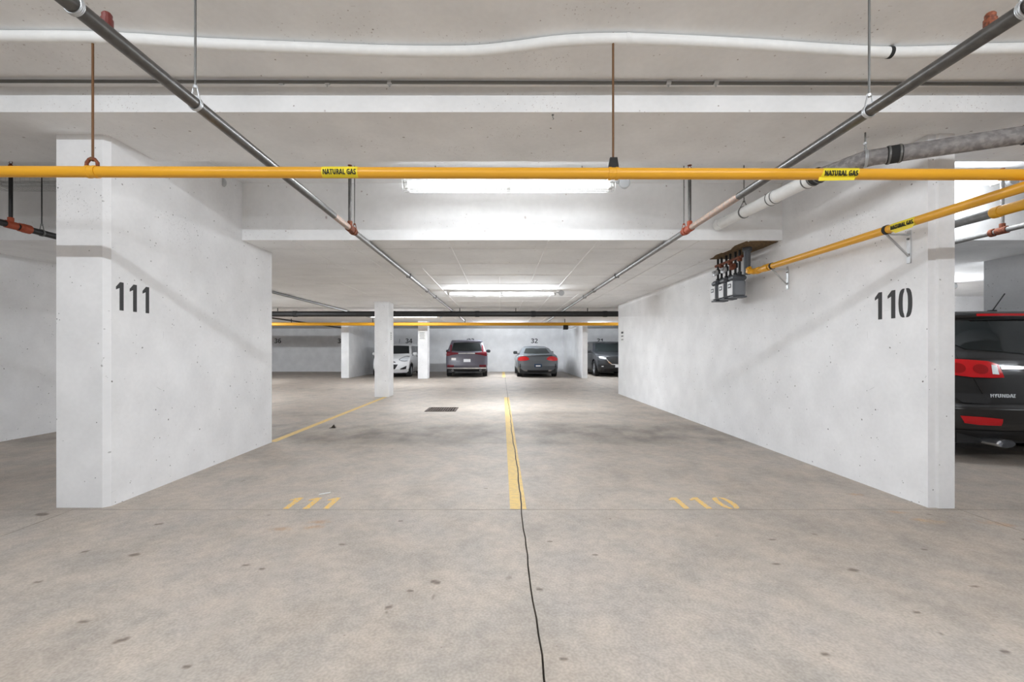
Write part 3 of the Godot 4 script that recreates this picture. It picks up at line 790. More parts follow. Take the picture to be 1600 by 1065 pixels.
func drain_pipe() -> void:
	var t := thing("drain_pipe", "cast-iron and white drain pipe angling from over wall 110 into the beam", "pipe")
	var Y := EYE + 1.385
	var a := Vector3(4.4, Y - 0.02, -2.33)
	var b := Vector3(2.62, Y, -3.28)
	var c := Vector3(2.50, Y, -3.62)
	var e := Vector3(2.38, Y, -5.026)
	part(t, "iron_pipe", tube([a, b, b.lerp(c, 0.4)], 0.056, 22), M.cast_iron)
	part(t, "bend", tube([b.lerp(a, 0.02), b.lerp(c, 0.3), c], 0.055, 20), M.cast_iron)
	part(t, "white_pipe", tube([c, e], 0.054, 22), M.white_pipe)
	var ab := (a - b).normalized()
	var ce := (e - c).normalized()
	for q in [[b + ab * 0.16, ab, M.rubber], [b + ab * 0.84, ab, M.rubber], [c, ce, M.rubber], [c + ce * 0.06, ce, M.zinc], [c + ce * 0.5, ce, M.zinc]]:
		part(t, "coupling", collar(q[0], q[1], 0.055, 0.085, 0.006), M.rubber if q[2] == M.rubber else M.white_pipe)
		for s in [-0.03, 0.03]:
			part(t, "clamp_band", collar(q[0] + q[1] * s, q[1], 0.061, 0.012, 0.003), M.rod_steel)
	part(t, "wall_sleeve", collar(e + ce * -0.06, ce, 0.054, 0.07, 0.008), M.white_pipe)
	ring_hanger("large clevis hanger on the cast-iron drain pipe", b.x, Y, 3.28, BEAM, 0.057, Vector3(0.72, 0, 0.38), M.rod_steel, M.zinc, "")
	var g := c.lerp(e, 0.66)
	ring_hanger("thin wire hanger on the white drain pipe", g.x, Y, -g.z, RECESS, 0.055, ce, M.rod_steel, M.rod_steel, "")

func bracket(label: String, x: float, y: float, depth: float, wall: float) -> void:
	var t := thing("wall_bracket", label, "bracket", Vector3(x, y, -depth))
	var w := wall - x
	part(t, "arm", soft_box(Vector3(w, 0.008, 0.035), 0.002), M.zinc, Vector3(w / 2, -0.036, 0))
	part(t, "wall_leg", soft_box(Vector3(0.008, 0.25, 0.035), 0.002), M.zinc, Vector3(w - 0.004, -0.13, 0))
	var st := tool()
	add_tube(st, [Vector3(0.0, -0.04, 0), Vector3(w - 0.006, -0.2, 0)], 0.01, 4)
	part(t, "brace", done(st), M.zinc)
	for q in [-0.07, -0.19]:
		part(t, "bolt", lathe(Vector3(w - 0.008, q, 0.0), Vector3.LEFT, [Vector2(0.009, 0), Vector2(0.009, 0.008), Vector2(0, 0.008)], 6), M.rod_steel)
	part(t, "clamp", lathe(Vector3.ZERO, Vector3.BACK, [Vector2(0.031, -0.012), Vector2(0.036, -0.012), Vector2(0.036, 0.012), Vector2(0.031, 0.012)], 20), M.rubber)

func wall_gas() -> void:
	var x := 2.93
	var y := EYE + 0.92
	var t := thing("gas_pipe", "yellow gas pipe on brackets along wall 110, ending at the meters", "pipe", Vector3(x, y, 0))
	part(t, "pipe", tube([Vector3(0, 0, 0.5), Vector3(0, 0, -4.98)], 0.0305, 22), M.gas_yellow)
	part(t, "union", collar(Vector3(0, 0, -5.03), Vector3.BACK, 0.0305, 0.09, 0.009), M.gas_yellow)
	part(t, "valve_body", lathe(Vector3(0, 0, -5.08), Vector3.FORWARD, [Vector2(0, 0), Vector2(0.036, 0), Vector2(0.036, 0.05), Vector2(0.028, 0.055), Vector2(0.028, 0.1), Vector2(0.04, 0.105), Vector2(0.04, 0.15), Vector2(0, 0.15)], 8), M.gas_yellow)
	part(t, "elbow", tube([Vector3(0, 0, -5.2), Vector3(-0.01, 0, -5.27), Vector3(-0.03, 0.01, -5.31), Vector3(-0.04, 0.05, -5.33)], 0.034, 14), M.gas_yellow)
	part(t, "plug", lathe(Vector3(-0.075, 0, -5.27), Vector3.LEFT, [Vector2(0.03, -0.06), Vector2(0.03, 0), Vector2(0.02, 0.004), Vector2(0.02, 0.02), Vector2(0, 0.02)], 8), M.gas_yellow)
	gas_sticker_z(t, Vector3(0, 0, -3.30))
	bracket("steel wall bracket carrying the yellow pipe next to the 110 stencil", x, y, 3.46, 3.1)
	bracket("steel wall bracket carrying the yellow pipe beside the gas meters", x, y, 4.93, 3.1)
	var dn := thing("downpipe", "short dark grey pipe dropping from the slab to the yellow valve", "pipe", Vector3(x - 0.04, 0, -5.36))
	part(dn, "pipe", tube([Vector3(0, y - 0.02, 0), Vector3(0, LOW - 0.02, 0)], 0.036, 18), M.meter_dark)
	part(dn, "flange", collar(Vector3(0, LOW - 0.03, 0), Vector3.UP, 0.036, 0.05, 0.015), M.meter_dark)
	var y2 := thing("gas_pipe", "yellow gas pipe with grey end in the bay above the black car", "pipe", Vector3(4.05, EYE + 1.135, 0))
	part(y2, "pipe", tube([Vector3(0, 0, 0.3), Vector3(0, 0, -3.72)], 0.042, 20), M.gas_yellow)
	part(y2, "grey_pipe", tube([Vector3(0, 0, -3.72), Vector3(0, 0, -5.0)], 0.038, 20), M.grey_steel)
	part(y2, "coupling", collar(Vector3(0, 0, -3.72), Vector3.BACK, 0.042, 0.06, 0.005), M.gas_yellow)
	var bp := thing("wall_pipe", "black pipe along the white wall beyond the black car", "pipe", Vector3(0, 1.14 + 105.0 / F * 10.1, -10.1))
	part(bp, "pipe", tube([Vector3(3.4, -0.04, 0), Vector3(12, 0.06, 0)], 0.045, 14), M.matt_black)
	part(bp, "clip", collar(Vector3(10.3, 0.04, 0), Vector3.RIGHT, 0.045, 0.05, 0.008), M.zinc)
	meters()

func gas_sticker_z(t: Node3D, at: Vector3) -> void:
	var n := Node3D.new()
	n.name = "label_tag"
	t.add_child(n)
	n.position = at
	n.rotation = Vector3(0, -PI / 2, 0)
	var st := tool()
	st.set_smooth_group(1)
	var rr := 0.032
	for i in 18:
		var a := lerpf(-1.5, 1.1, i / 18.0)
		var b := lerpf(-1.5, 1.1, (i + 1) / 18.0)
		quad(st, Vector3(-0.1, rr * sin(b), rr * cos(b)), Vector3(0.1, rr * sin(b), rr * cos(b)), Vector3(0.1, rr * sin(a), rr * cos(a)), Vector3(-0.1, rr * sin(a), rr * cos(a)))
	quad(st, Vector3(-0.1, -0.02, 0.026), Vector3(0.1, -0.02, 0.026), Vector3(0.08, -0.045, 0.024), Vector3(-0.06, -0.05, 0.024))
	part(n, "sticker", done(st), M.gas_label)
	part(n, "lettering", text("NATURAL GAS", 0.027, 0.008), M.label_ink, Vector3(0, -0.0065, 0.031)).scale = Vector3(0.74, 1, 1)

func meters() -> void:
	var bare := thing("ceiling_opening", "patch of bare brown slab above the gas meters", "ceiling patch", Vector3(0, LOW, 0))
	var edge := PackedVector2Array()
	rng.seed = 91
	for q in [[2.73, 5.08], [2.9, 5.06], [3.08, 5.07], [3.09, 5.4], [3.09, 5.75], [3.07, 6.05], [2.9, 6.03], [2.78, 6.06], [2.74, 5.8], [2.75, 5.5], [2.72, 5.3]]:
		edge.append(Vector2(q[0] + rng.randf_range(-0.012, 0.012), q[1]))
	var o := part(bare, "bare_patch", plate([edge], 0.008), M.bare_ceiling)
	o.transform = Transform3D(Basis(Vector3(1, 0, 0), Vector3(0, 0, -1), Vector3(0, 1, 0)), Vector3(0, -0.008, 0))
	var first: Node3D
	for k in 3:
		var t := thing("gas_meter", ["grey gas meter with a white dial plate, next to the yellow valve", "grey gas meter with a white dial plate, in the middle of the three", "grey gas meter with a white dial plate, farthest along wall 110"][k], "gas meter", Vector3(2.87, 1.93, -5.54 - 0.225 * k), "gas meters under the bare patch")
		# body: two rounded lobes seen from the end
		for s in [-1, 1]:
			part(t, "diaphragm_case", lathe(Vector3(s * 0.036, -0.125, 0), Vector3.UP, [Vector2(0, 0), Vector2(0.04, 0), Vector2(0.05, 0.012), Vector2(0.05, 0.18), Vector2(0.046, 0.19), Vector2(0, 0.19)], 18), M.meter_grey)
		part(t, "body", soft_box(Vector3(0.15, 0.2, 0.12), 0.02), M.meter_grey, Vector3(0, -0.03, 0))
		part(t, "cap", soft_box(Vector3(0.17, 0.075, 0.16), 0.028), M.meter_dark, Vector3(0, 0.095, 0))
		var f := part(t, "dial_plate", soft_box(Vector3(0.01, 0.17, 0.12), 0.003), M.meter_face, Vector3(-0.092, -0.03, 0))
		part(f, "counter_window", soft_box(Vector3(0.006, 0.05, 0.07), 0.001), M.meter_dark, Vector3(-0.006, 0.03, 0))
		part(f, "counter_digits", soft_box(Vector3(0.004, 0.022, 0.05), 0.001), M.meter_face, Vector3(-0.009, 0.03, 0))
		part(t, "base_lip", soft_box(Vector3(0.17, 0.02, 0.13), 0.006), M.meter_dark, Vector3(0.0, -0.135, 0))
		for s in [-1, 1]:
			part(t, "swivel_nut", collar(Vector3(0.0, 0.145, s * 0.05), Vector3.UP, 0.013, 0.04, 0.011), M.matt_black)
			part(t, "connection_pipe", tube([Vector3(0, 0.11, s * 0.05), Vector3(0, 0.3, s * 0.05), Vector3(0.0, LOW - 1.93, s * 0.05)], 0.014, 10), M.matt_black)
			part(t, "elbow_fitting", collar(Vector3(0, 0.29 + 0.03 * s, s * 0.05), Vector3.UP, 0.014, 0.06, 0.014), M.rust if s > 0 else M.matt_black)
		part(t, "regulator", lathe(Vector3(-0.05, 0.22, 0.02), Vector3(-1, 0.4, 0.3), [Vector2(0, 0), Vector2(0.03, 0), Vector2(0.045, 0.02), Vector2(0.045, 0.03), Vector2(0.02, 0.04), Vector2(0.02, 0.06), Vector2(0, 0.06)], 14), M.zinc if k > 0 else M.rust)
		part(t, "manifold", tube([Vector3(0.0, 0.34, -0.11), Vector3(0.0, 0.34, 0.11)], 0.018, 10), M.rust)

# ------------------------------------------------------------------ paint marks and small things
func one_shape(x: float, s: float) -> PackedVector2Array:
	return PackedVector2Array([Vector2(x + 0.0 * s, 0.72 * s), Vector2(x, 0.82 * s), Vector2(x + 0.17 * s, s), Vector2(x + 0.32 * s, s), Vector2(x + 0.32 * s, 0), Vector2(x + 0.15 * s, 0), Vector2(x + 0.15 * s, 0.79 * s)])

func half_zero(x: float, s: float, side: float) -> PackedVector2Array:
	var pts := PackedVector2Array()
	var cx := x + 0.27 * s
	var n := 12
	pts.append(Vector2(cx + side * 0.028 * s, 0.0))
	for i in n + 1:
		var a := lerpf(-PI / 2 + 0.14, PI / 2 - 0.14, float(i) / n)
		pts.append(Vector2(cx + side * 0.27 * s * pow(absf(cos(a)), 0.48), 0.5 * s + 0.5 * s * sin(a) / sin(PI / 2 - 0.14)))
	pts.append(Vector2(cx + side * 0.028 * s, s))
	for i in n + 1:
		var a := lerpf(PI / 2 - 0.3, -PI / 2 + 0.3, float(i) / n)
		pts.append(Vector2(cx + side * maxf(0.105 * s * pow(absf(cos(a)), 0.5), 0.03 * s), 0.5 * s + 0.39 * s * sin(a)))
	return pts

func mark(called: String, label: String, polys: Array, mat: Material, xf: Transform3D, t := 0.0012) -> void:
	var o := thing(called, label, "marking", xf.origin)
	o.transform = xf
	for p in polys:
		part(o, "digit", plate(p, t), mat)

func road_line(label: String, x0: float, x1: float, d0: float, d1: float, cracked := false) -> void:
	var t := thing("parking_line", label, "line", Vector3(0, 0, 0))
	var edges := [3.27, 5.63, 11.3, 19.3]
	var a := d0
	while a < d1 - 0.01:
		var b := d1
		for e in edges:
			if e > a + 0.02 and e < b:
				b = e
		var st := tool()
		st.set_smooth_group(-1)
		var n := int(ceil((b - a) / 0.12)) if cracked else 1
		for i in n:
			var p := lerpf(a + 0.004, b - 0.004, float(i) / n)
			var q := lerpf(a + 0.004, b - 0.004, float(i + 1) / n)
			var spans := [[x0, crack_x(p) - 0.006, x0, crack_x(q) - 0.006], [crack_x(p) + 0.006, x1, crack_x(q) + 0.006, x1]] if cracked else [[x0, x1, x0, x1]]
			for s in spans:
				quad(st, Vector3(s[2], 0.0012, -q), Vector3(s[3], 0.0012, -q), Vector3(s[1], 0.0012, -p), Vector3(s[0], 0.0012, -p))
		part(t, "paint_strip", done(st), M.line_paint)
		a = b

func marks() -> void:
	var up := Basis(Vector3(0, 0, -1), Vector3.UP, Vector3(1, 0, 0))   # on a wall facing +x, reading along -z
	var a := []
	for i in 3:
		a.append([one_shape(i * 0.125, 0.212)])
	mark("stall_number", "dark stencilled number 111 on the white wall stub", a, M.stencil_paint, Transform3D(up, Vector3(-2.87, EYE + 0.305, -3.385)))
	var dn := Basis(Vector3(0, 0, 1), Vector3.UP, Vector3(-1, 0, 0))
	var s := 0.222
	mark("stall_number", "dark stencilled number 110 on the long white wall", [[one_shape(0.0, s)], [one_shape(0.125, s)], [half_zero(0.225, s, -1.0), half_zero(0.225, s, 1.0)]], M.stencil_paint, Transform3D(dn, Vector3(3.1, EYE + 0.258, -3.78)))
	var flat_up := Basis(Vector3.RIGHT, Vector3(0, 0, -1), Vector3.UP)
	a = []
	for i in 3:
		a.append([one_shape(i * 0.145, 0.25)])
	mark("floor_number", "worn yellow floor number 111 below the white paper scrap", a, M.worn_paint, Transform3D(flat_up, Vector3(-1.62, 0.0004, -3.285)))
	mark("floor_number", "worn yellow floor number 110 with its zero half rubbed away", [[one_shape(0.0, 0.25)], [one_shape(0.16, 0.25)], [half_zero(0.33, 0.25, -1.0), half_zero(0.33, 0.25, 1.0)]], M.worn_paint, Transform3D(flat_up, Vector3(1.28, 0.0004, -3.29)))
	road_line("pale yellow line splitting stalls 111 and 110 along the floor crack", 0.06, 0.178, 3.275, 11.2, true)
	road_line("yellow line running from wall 111 to the square column", -2.93, -2.83, 5.7, 11.25)
	road_line("short yellow line between the slate SUV and the grey coupe", 0.02, 0.16, 19.6, 24.9)
	var k := 0
	for q in [["36", 434.0, "above the empty shaded stall"], ["35", 533.0, "half hidden by a dividing wall"], ["34", 639.0, "over the white hatchback"], ["33", 736.0, "just over the slate SUV's roof"], ["32", 835.0, "above the grey coupe"], ["31", 938.0, "behind the dark crossover's roof"]]:
		var o := thing("stall_number", "black stall number %s %s" % [q[0], q[2]], "marking", Vector3((q[1] - 784.0) / F * DF, EYE + 15.5 / F * DF, -DF))
		part(o, "digits", text(q[0], 0.25, 0.004), M.stencil_paint)
	var n := thing("notice", "paper notice taped to the column beside the white hatchback", "notice", Vector3(-3.27, EYE + 0.63, -18.7))
	part(n, "sheet", soft_box(Vector3(0.29, 0.36, 0.004), 0.001), M.paper)
	for i in 5:
		part(n, "print_line", soft_box(Vector3(0.2 - 0.02 * (i % 2), 0.022, 0.002), 0.0005), M.print_grey, Vector3(0, 0.12 - i * 0.06, 0.003))
	var n2 := thing("notice", "narrow paper notice on the inner side of the square column", "notice", Vector3(-2.8, EYE + 0.37, -11.5))
	part(n2, "sheet", soft_box(Vector3(0.004, 0.24, 0.18), 0.001), M.paper)
	for i in 4:
		part(n2, "print_line", soft_box(Vector3(0.002, 0.018, 0.13), 0.0005), M.print_grey, Vector3(0.003, 0.08 - i * 0.05, 0))
	var n3 := thing("notice", "small dark stencilled sign at the far end of wall 110", "notice", Vector3(3.1, EYE + 0.38, -11.7))
	part(n3, "sheet", soft_box(Vector3(0.003, 0.3, 0.3), 0.001), M.paper)
	for i in 3:
		part(n3, "print_line", soft_box(Vector3(0.002, 0.05 - 0.012 * i, 0.2), 0.0005), M.stencil_paint if i == 0 else M.print_grey, Vector3(-0.0025, 0.09 - i * 0.09, 0))
	# drain grate
	var g := thing("drain_grate", "rusty iron drain grate set in the concrete floor", "drain", Vector3(-1.16, 0, -8.85))
	for i in 12:
		part(g, "bar", soft_box(Vector3(0.02, 0.025, 0.54), 0.002), M.grate_iron, Vector3(-0.253 + i * 0.046, -0.006, 0))
	for sd in [-1, 1]:
		part(g, "rail", soft_box(Vector3(0.58, 0.01, 0.03), 0.002), M.grate_iron, Vector3(0, 0.005, sd * 0.28))
		part(g, "rail", soft_box(Vector3(0.03, 0.01, 0.58), 0.002), M.grate_iron, Vector3(sd * 0.28, 0.005, 0))
	# litter
	var lf := thing("dry_leaf", "dark shrivelled leaf on the floor by the yellow line", "leaf", Vector3((521.0 - 784.0) / 120.0 * EYE, 0, -F * EYE / 120.0))
	part(lf, "blade", plate([PackedVector2Array([Vector2(-0.06, 0), Vector2(-0.02, 0.012), Vector2(0.01, 0.05), Vector2(0.03, 0.015), Vector2(0.05, 0.01), Vector2(0.02, -0.002)])], 0.03), M.leaf_dark)
	var sp := thing("paper_scrap", "thin white paper scrap above the painted floor number", "litter", Vector3((507.0 - 784.0) / 223.0 * EYE, 0.001, -F * EYE / 223.0))
	part(sp, "strip", plate([PackedVector2Array([Vector2(-0.045, 0), Vector2(0.035, 0.0), Vector2(0.045, 0.006), Vector2(-0.035, 0.005)])], 0.012), M.paper, Vector3.ZERO, Vector3(0.0, 0.6, 0))

# ------------------------------------------------------------------ cars
func look(tab: Array, v: float) -> float:
	if v <= tab[0][0]:
		return tab[0][1]
	for i in tab.size() - 1:
		if v <= tab[i + 1][0]:
			return lerpf(tab[i][1], tab[i + 1][1], (v - tab[i][0]) / maxf(tab[i + 1][0] - tab[i][0], 1e-6))
	return tab[tab.size() - 1][1]

class Car:
	var rear := []       # [y, distance from the tail]
	var nose := []       # [y, distance from the tail]
	var wide := []       # [y, share of the half width]
	var length := 4.6
	var half := 0.92
	var top := 1.6
	var bow_rear := 0.12
	var bow_nose := 0.28
	var axle_rear := 0.95
	var axle_front := 3.65
	var wheel := 0.34
	var sill := 0.24

func hw(c: Car, y: float, l: float) -> float:
	var f := look(c.wide, y)
	var t := clampf((l - 0.0) / 0.7, 0.0, 1.0)
	var u := clampf((c.length - l) / 1.1, 0.0, 1.0)
	return c.half * f * (0.93 + 0.07 * sin(t * PI / 2)) * (0.86 + 0.14 * sin(u * PI / 2))

func rear_at(c: Car, x: float, y: float, out: float) -> Vector3:
	var l := look(c.rear, y)
	var w := hw(c, y, l)
	var k := pow(minf(absf(x) / w, 1.0), 2.6) * c.bow_rear
	return Vector3(x, y, -(l + k) + out)

func nose_at(c: Car, x: float, y: float, out: float) -> Vector3:
	var l := look(c.nose, y)
	var w := hw(c, y, l)
	var k := pow(minf(absf(x) / w, 1.0), 2.4) * c.bow_nose * (1.0 if y < 1.0 else 0.5)
	return Vector3(x, y, -(l - k) - out)

func side_at(c: Car, l: float, y: float, s: float, out: float) -> Vector3:
	return Vector3(s * (hw(c, y, l) + out), y, -l)

# patch between two polylines of equal length, mapped onto the car's skin
func skin(c: Car, where: String, upper: Array, lower: Array, out: float, flip := 1.0) -> ArrayMesh:
	var st := tool()
	st.set_smooth_group(1)
	var rows := 5
	var grid := []
	for i in upper.size():
		var col := []
		for j in rows + 1:
			var p: Vector2 = upper[i].lerp(lower[i], float(j) / rows)
			match where:
				"rear": col.append(rear_at(c, p.x * flip, p.y, out))
				"nose": col.append(nose_at(c, p.x * flip, p.y, out))
				"side": col.append(side_at(c, p.x, p.y, flip, out))
		grid.append(col)
	for i in upper.size() - 1:
		for j in rows:
			quad(st, grid[i][j], grid[i + 1][j], grid[i + 1][j + 1], grid[i][j + 1])
	return done(st)

func fine_line(a: Vector2, b: Vector2, n: int) -> Array:
	var o := []
	for i in n + 1:
		o.append(a.lerp(b, float(i) / n))
	return o

func body_mesh(c: Car) -> ArrayMesh:
	var st := tool()
	st.set_smooth_group(1)
	var ys := []
	var y := c.sill
	while y < c.top - 0.004:
		ys.append(y)
		y += 0.035
	for tab in [c.rear, c.nose]:
		for q in tab:
			if q[0] > c.sill and q[0] < c.top:
				ys.append(q[0])
	ys.append(c.top)
	ys.sort()
	var arch := func(l: float) -> float:
		var h := 0.0
		for ax in [c.axle_rear, c.axle_front]:
			var dx: float = l - ax
			var R := c.wheel + 0.055
			if absf(dx) < R:
				h = maxf(h, c.wheel + sqrt(R * R - dx * dx))
		return h
	var n := 64
	for s in [-1.0, 1.0]:
		for j in ys.size() - 1:
			for i in n:
				var q := []
				for e in [[i, j], [i + 1, j], [i + 1, j + 1], [i, j + 1]]:
					var yy: float = ys[e[1]]
					var a := -rear_at(c, s * 9.0, yy, 0.0).z
					var b := -nose_at(c, s * 9.0, yy, 0.0).z
					var l := lerpf(a, b, float(e[0]) / n)
					var yc := maxf(yy, arch.call(l))
					q.append(side_at(c, l, maxf(yc, yy), s, 0.0))
				if s > 0: quad(st, q[0], q[3], q[2], q[1])
				else: quad(st, q[0], q[1], q[2], q[3])
	var m := 16
	for j in ys.size() - 1:
		for i in m:
			var r := []
			var f := []
			for e in [[i, j], [i + 1, j], [i + 1, j + 1], [i, j + 1]]:
				var yy: float = ys[e[1]]
				var u: float = -1.0 + 2.0 * float(e[0]) / m
				r.append(rear_at(c, u * hw(c, yy, look(c.rear, yy) + c.bow_rear), yy, 0.0))
				f.append(nose_at(c, u * hw(c, yy, look(c.nose, yy) - c.bow_nose * (1.0 if yy < 1.0 else 0.5)), yy, 0.0))
			quad(st, r[0], r[3], r[2], r[1])
			quad(st, f[0], f[1], f[2], f[3])
	# roof
	for i in m:
		for j in 12:
			var q := []
			for e in [[i, j], [i + 1, j], [i + 1, j + 1], [i, j + 1]]:
				var u: float = -1.0 + 2.0 * float(e[0]) / m
				var a := -rear_at(c, u * 9.0, c.top, 0.0).z if absf(u) > 0.99 else look(c.rear, c.top) + pow(absf(u), 2.6) * c.bow_rear
				var b := look(c.nose, c.top) - pow(absf(u), 2.4) * c.bow_nose * 0.5
				var t: float = float(e[1]) / 12
				var l := lerpf(a, b, t)
				q.append(Vector3(u * hw(c, c.top, l), c.top + 0.035 * (1.0 - u * u) * sin(t * PI), -l))
			quad(st, q[0], q[3], q[2], q[1])
	st.index()
	st.generate_normals()
	return st.commit()

func wheel_parts(t: Node3D, x: float, l: float, R: float, w: float, s: float) -> void:
	var n := part(t, "wheel", lathe(Vector3(x, R, -l), Vector3(s, 0, 0), [Vector2(R * 0.62, -w / 2), Vector2(R * 0.95, -w / 2), Vector2(R, -w / 2 + 0.025), Vector2(R, w / 2 - 0.025), Vector2(R * 0.95, w / 2), Vector2(R * 0.66, w / 2 + 0.005), Vector2(R * 0.62, w / 2 - 0.02)], 32), M.tyre)
	var st := tool()
	for k in 5:
		var a := TAU * k / 5
		for o in [-0.12, 0.12]:
			add_tube(st, [Vector3(x + s * (w / 2 - 0.02), R + 0.05 * sin(a), -l + 0.05 * cos(a)), Vector3(x + s * (w / 2 - 0.025), R + R * 0.6 * sin(a + o), -l + R * 0.6 * cos(a + o))], 0.018, 6)
	add_lathe(st, Vector3(x + s * (w / 2 - 0.03), R, -l), Vector3(s, 0, 0), [Vector2(R * 0.56, 0), Vector2(R * 0.64, 0), Vector2(R * 0.64, 0.02), Vector2(R * 0.58, 0.02), Vector2(R * 0.56, 0)], 28)
	add_lathe(st, Vector3(x + s * (w / 2 - 0.03), R, -l), Vector3(s, 0, 0), [Vector2(0, 0.025), Vector2(0.06, 0.02), Vector2(0.06, 0)], 12)
	part(n, "spokes", done(st), M.alloy)
	part(n, "brake_backing", lathe(Vector3(x + s * (w / 2 - 0.06), R, -l), Vector3(s, 0, 0), [Vector2(0, 0), Vector2(R * 0.62, 0)], 24), M.plastic_black)

func car_base(label: String, c: Car, at: Vector3, turn: float, paint: Material) -> Node3D:
	var t := thing("parked_car", label, "car", at)
	t.rotation.y = turn
	part(t, "body", body_mesh(c), paint)
	var st := tool()
	add_box(st, Vector3(-c.half * 0.86, c.sill - 0.04, -c.length + 0.45), Vector3(c.half * 0.86, c.sill + 0.3, -0.2))
	part(t, "underbody", done(st), M.plastic_black)
	for s in [-1.0, 1.0]:
		for l in [c.axle_rear, c.axle_front]:
			wheel_parts(t, s * (c.half - 0.125), l, c.wheel, 0.21, s)
	return t

func windows(t: Node3D, c: Car, belt: float, head_y: float, l0: float, l1: float, l2: float, l3: float) -> void:
	# l0 / l1: tail end of the glass at the belt and at the roof, l2 / l3: nose end at the roof and at the belt
	for s in [-1.0, 1.0]:
		var parts := 2
		for k in parts:
			var a := lerpf(0.0, 1.0, float(k) / parts) + (0.012 if k else 0.0)
			var b := lerpf(0.0, 1.0, float(k + 1) / parts) - (0.012 if k == 0 else 0.0)
			part(t, "side_window", skin(c, "side", fine_line(Vector2(lerpf(l1, l2, a), head_y), Vector2(lerpf(l1, l2, b), head_y), 6), fine_line(Vector2(lerpf(l0, l3, a), belt), Vector2(lerpf(l0, l3, b), belt), 6), 0.005, s), M.car_glass)
			part(t, "door_handle", soft_box(Vector3(0.03, 0.025, 0.16), 0.008), M.plastic_black, side_at(c, lerpf(l0, l3, a) + 0.15, belt - 0.1, s, 0.012))

func mirrors(t: Node3D, c: Car, l: float, y: float, mat: Material) -> void:
	for s in [-1.0, 1.0]:
		var p := side_at(c, l, y, s, 0.0)
		var m := part(t, "wing_mirror", soft_box(Vector3(0.2, 0.14, 0.1), 0.035), mat, p + Vector3(s * 0.13, 0.03, 0))
		part(m, "stalk", soft_box(Vector3(0.1, 0.04, 0.05), 0.01), M.plastic_black, Vector3(-s * 0.1, -0.05, 0))

func rect(x0: float, x1: float, y0: float, y1: float, n := 6) -> Array:
	return [fine_line(Vector2(x0, y1), Vector2(x1, y1), n), fine_line(Vector2(x0, y0), Vector2(x1, y0), n)]

func on(t: Node3D, c: Car, called: String, where: String, x0: float, x1: float, y0: float, y1: float, mat: Material, out := 0.008, flip := 1.0) -> MeshInstance3D:
	var q := rect(x0, x1, y0, y1)
	return part(t, called, skin(c, where, q[0], q[1], out, flip), mat)

func poly_on(t: Node3D, c: Car, called: String, where: String, upper: Array, lower: Array, mat: Material, out := 0.008, flip := 1.0) -> MeshInstance3D:
	var u := []
	var l := []
	for i in upper.size() - 1:
		for k in 3:
			u.append(upper[i].lerp(upper[i + 1], k / 3.0))
			l.append(lower[i].lerp(lower[i + 1], k / 3.0))
	u.append(upper[-1])
	l.append(lower[-1])
	return part(t, called, skin(c, where, u, l, out, flip), mat)

func V(a: float, b: float) -> Vector2:
	return Vector2(a, b)

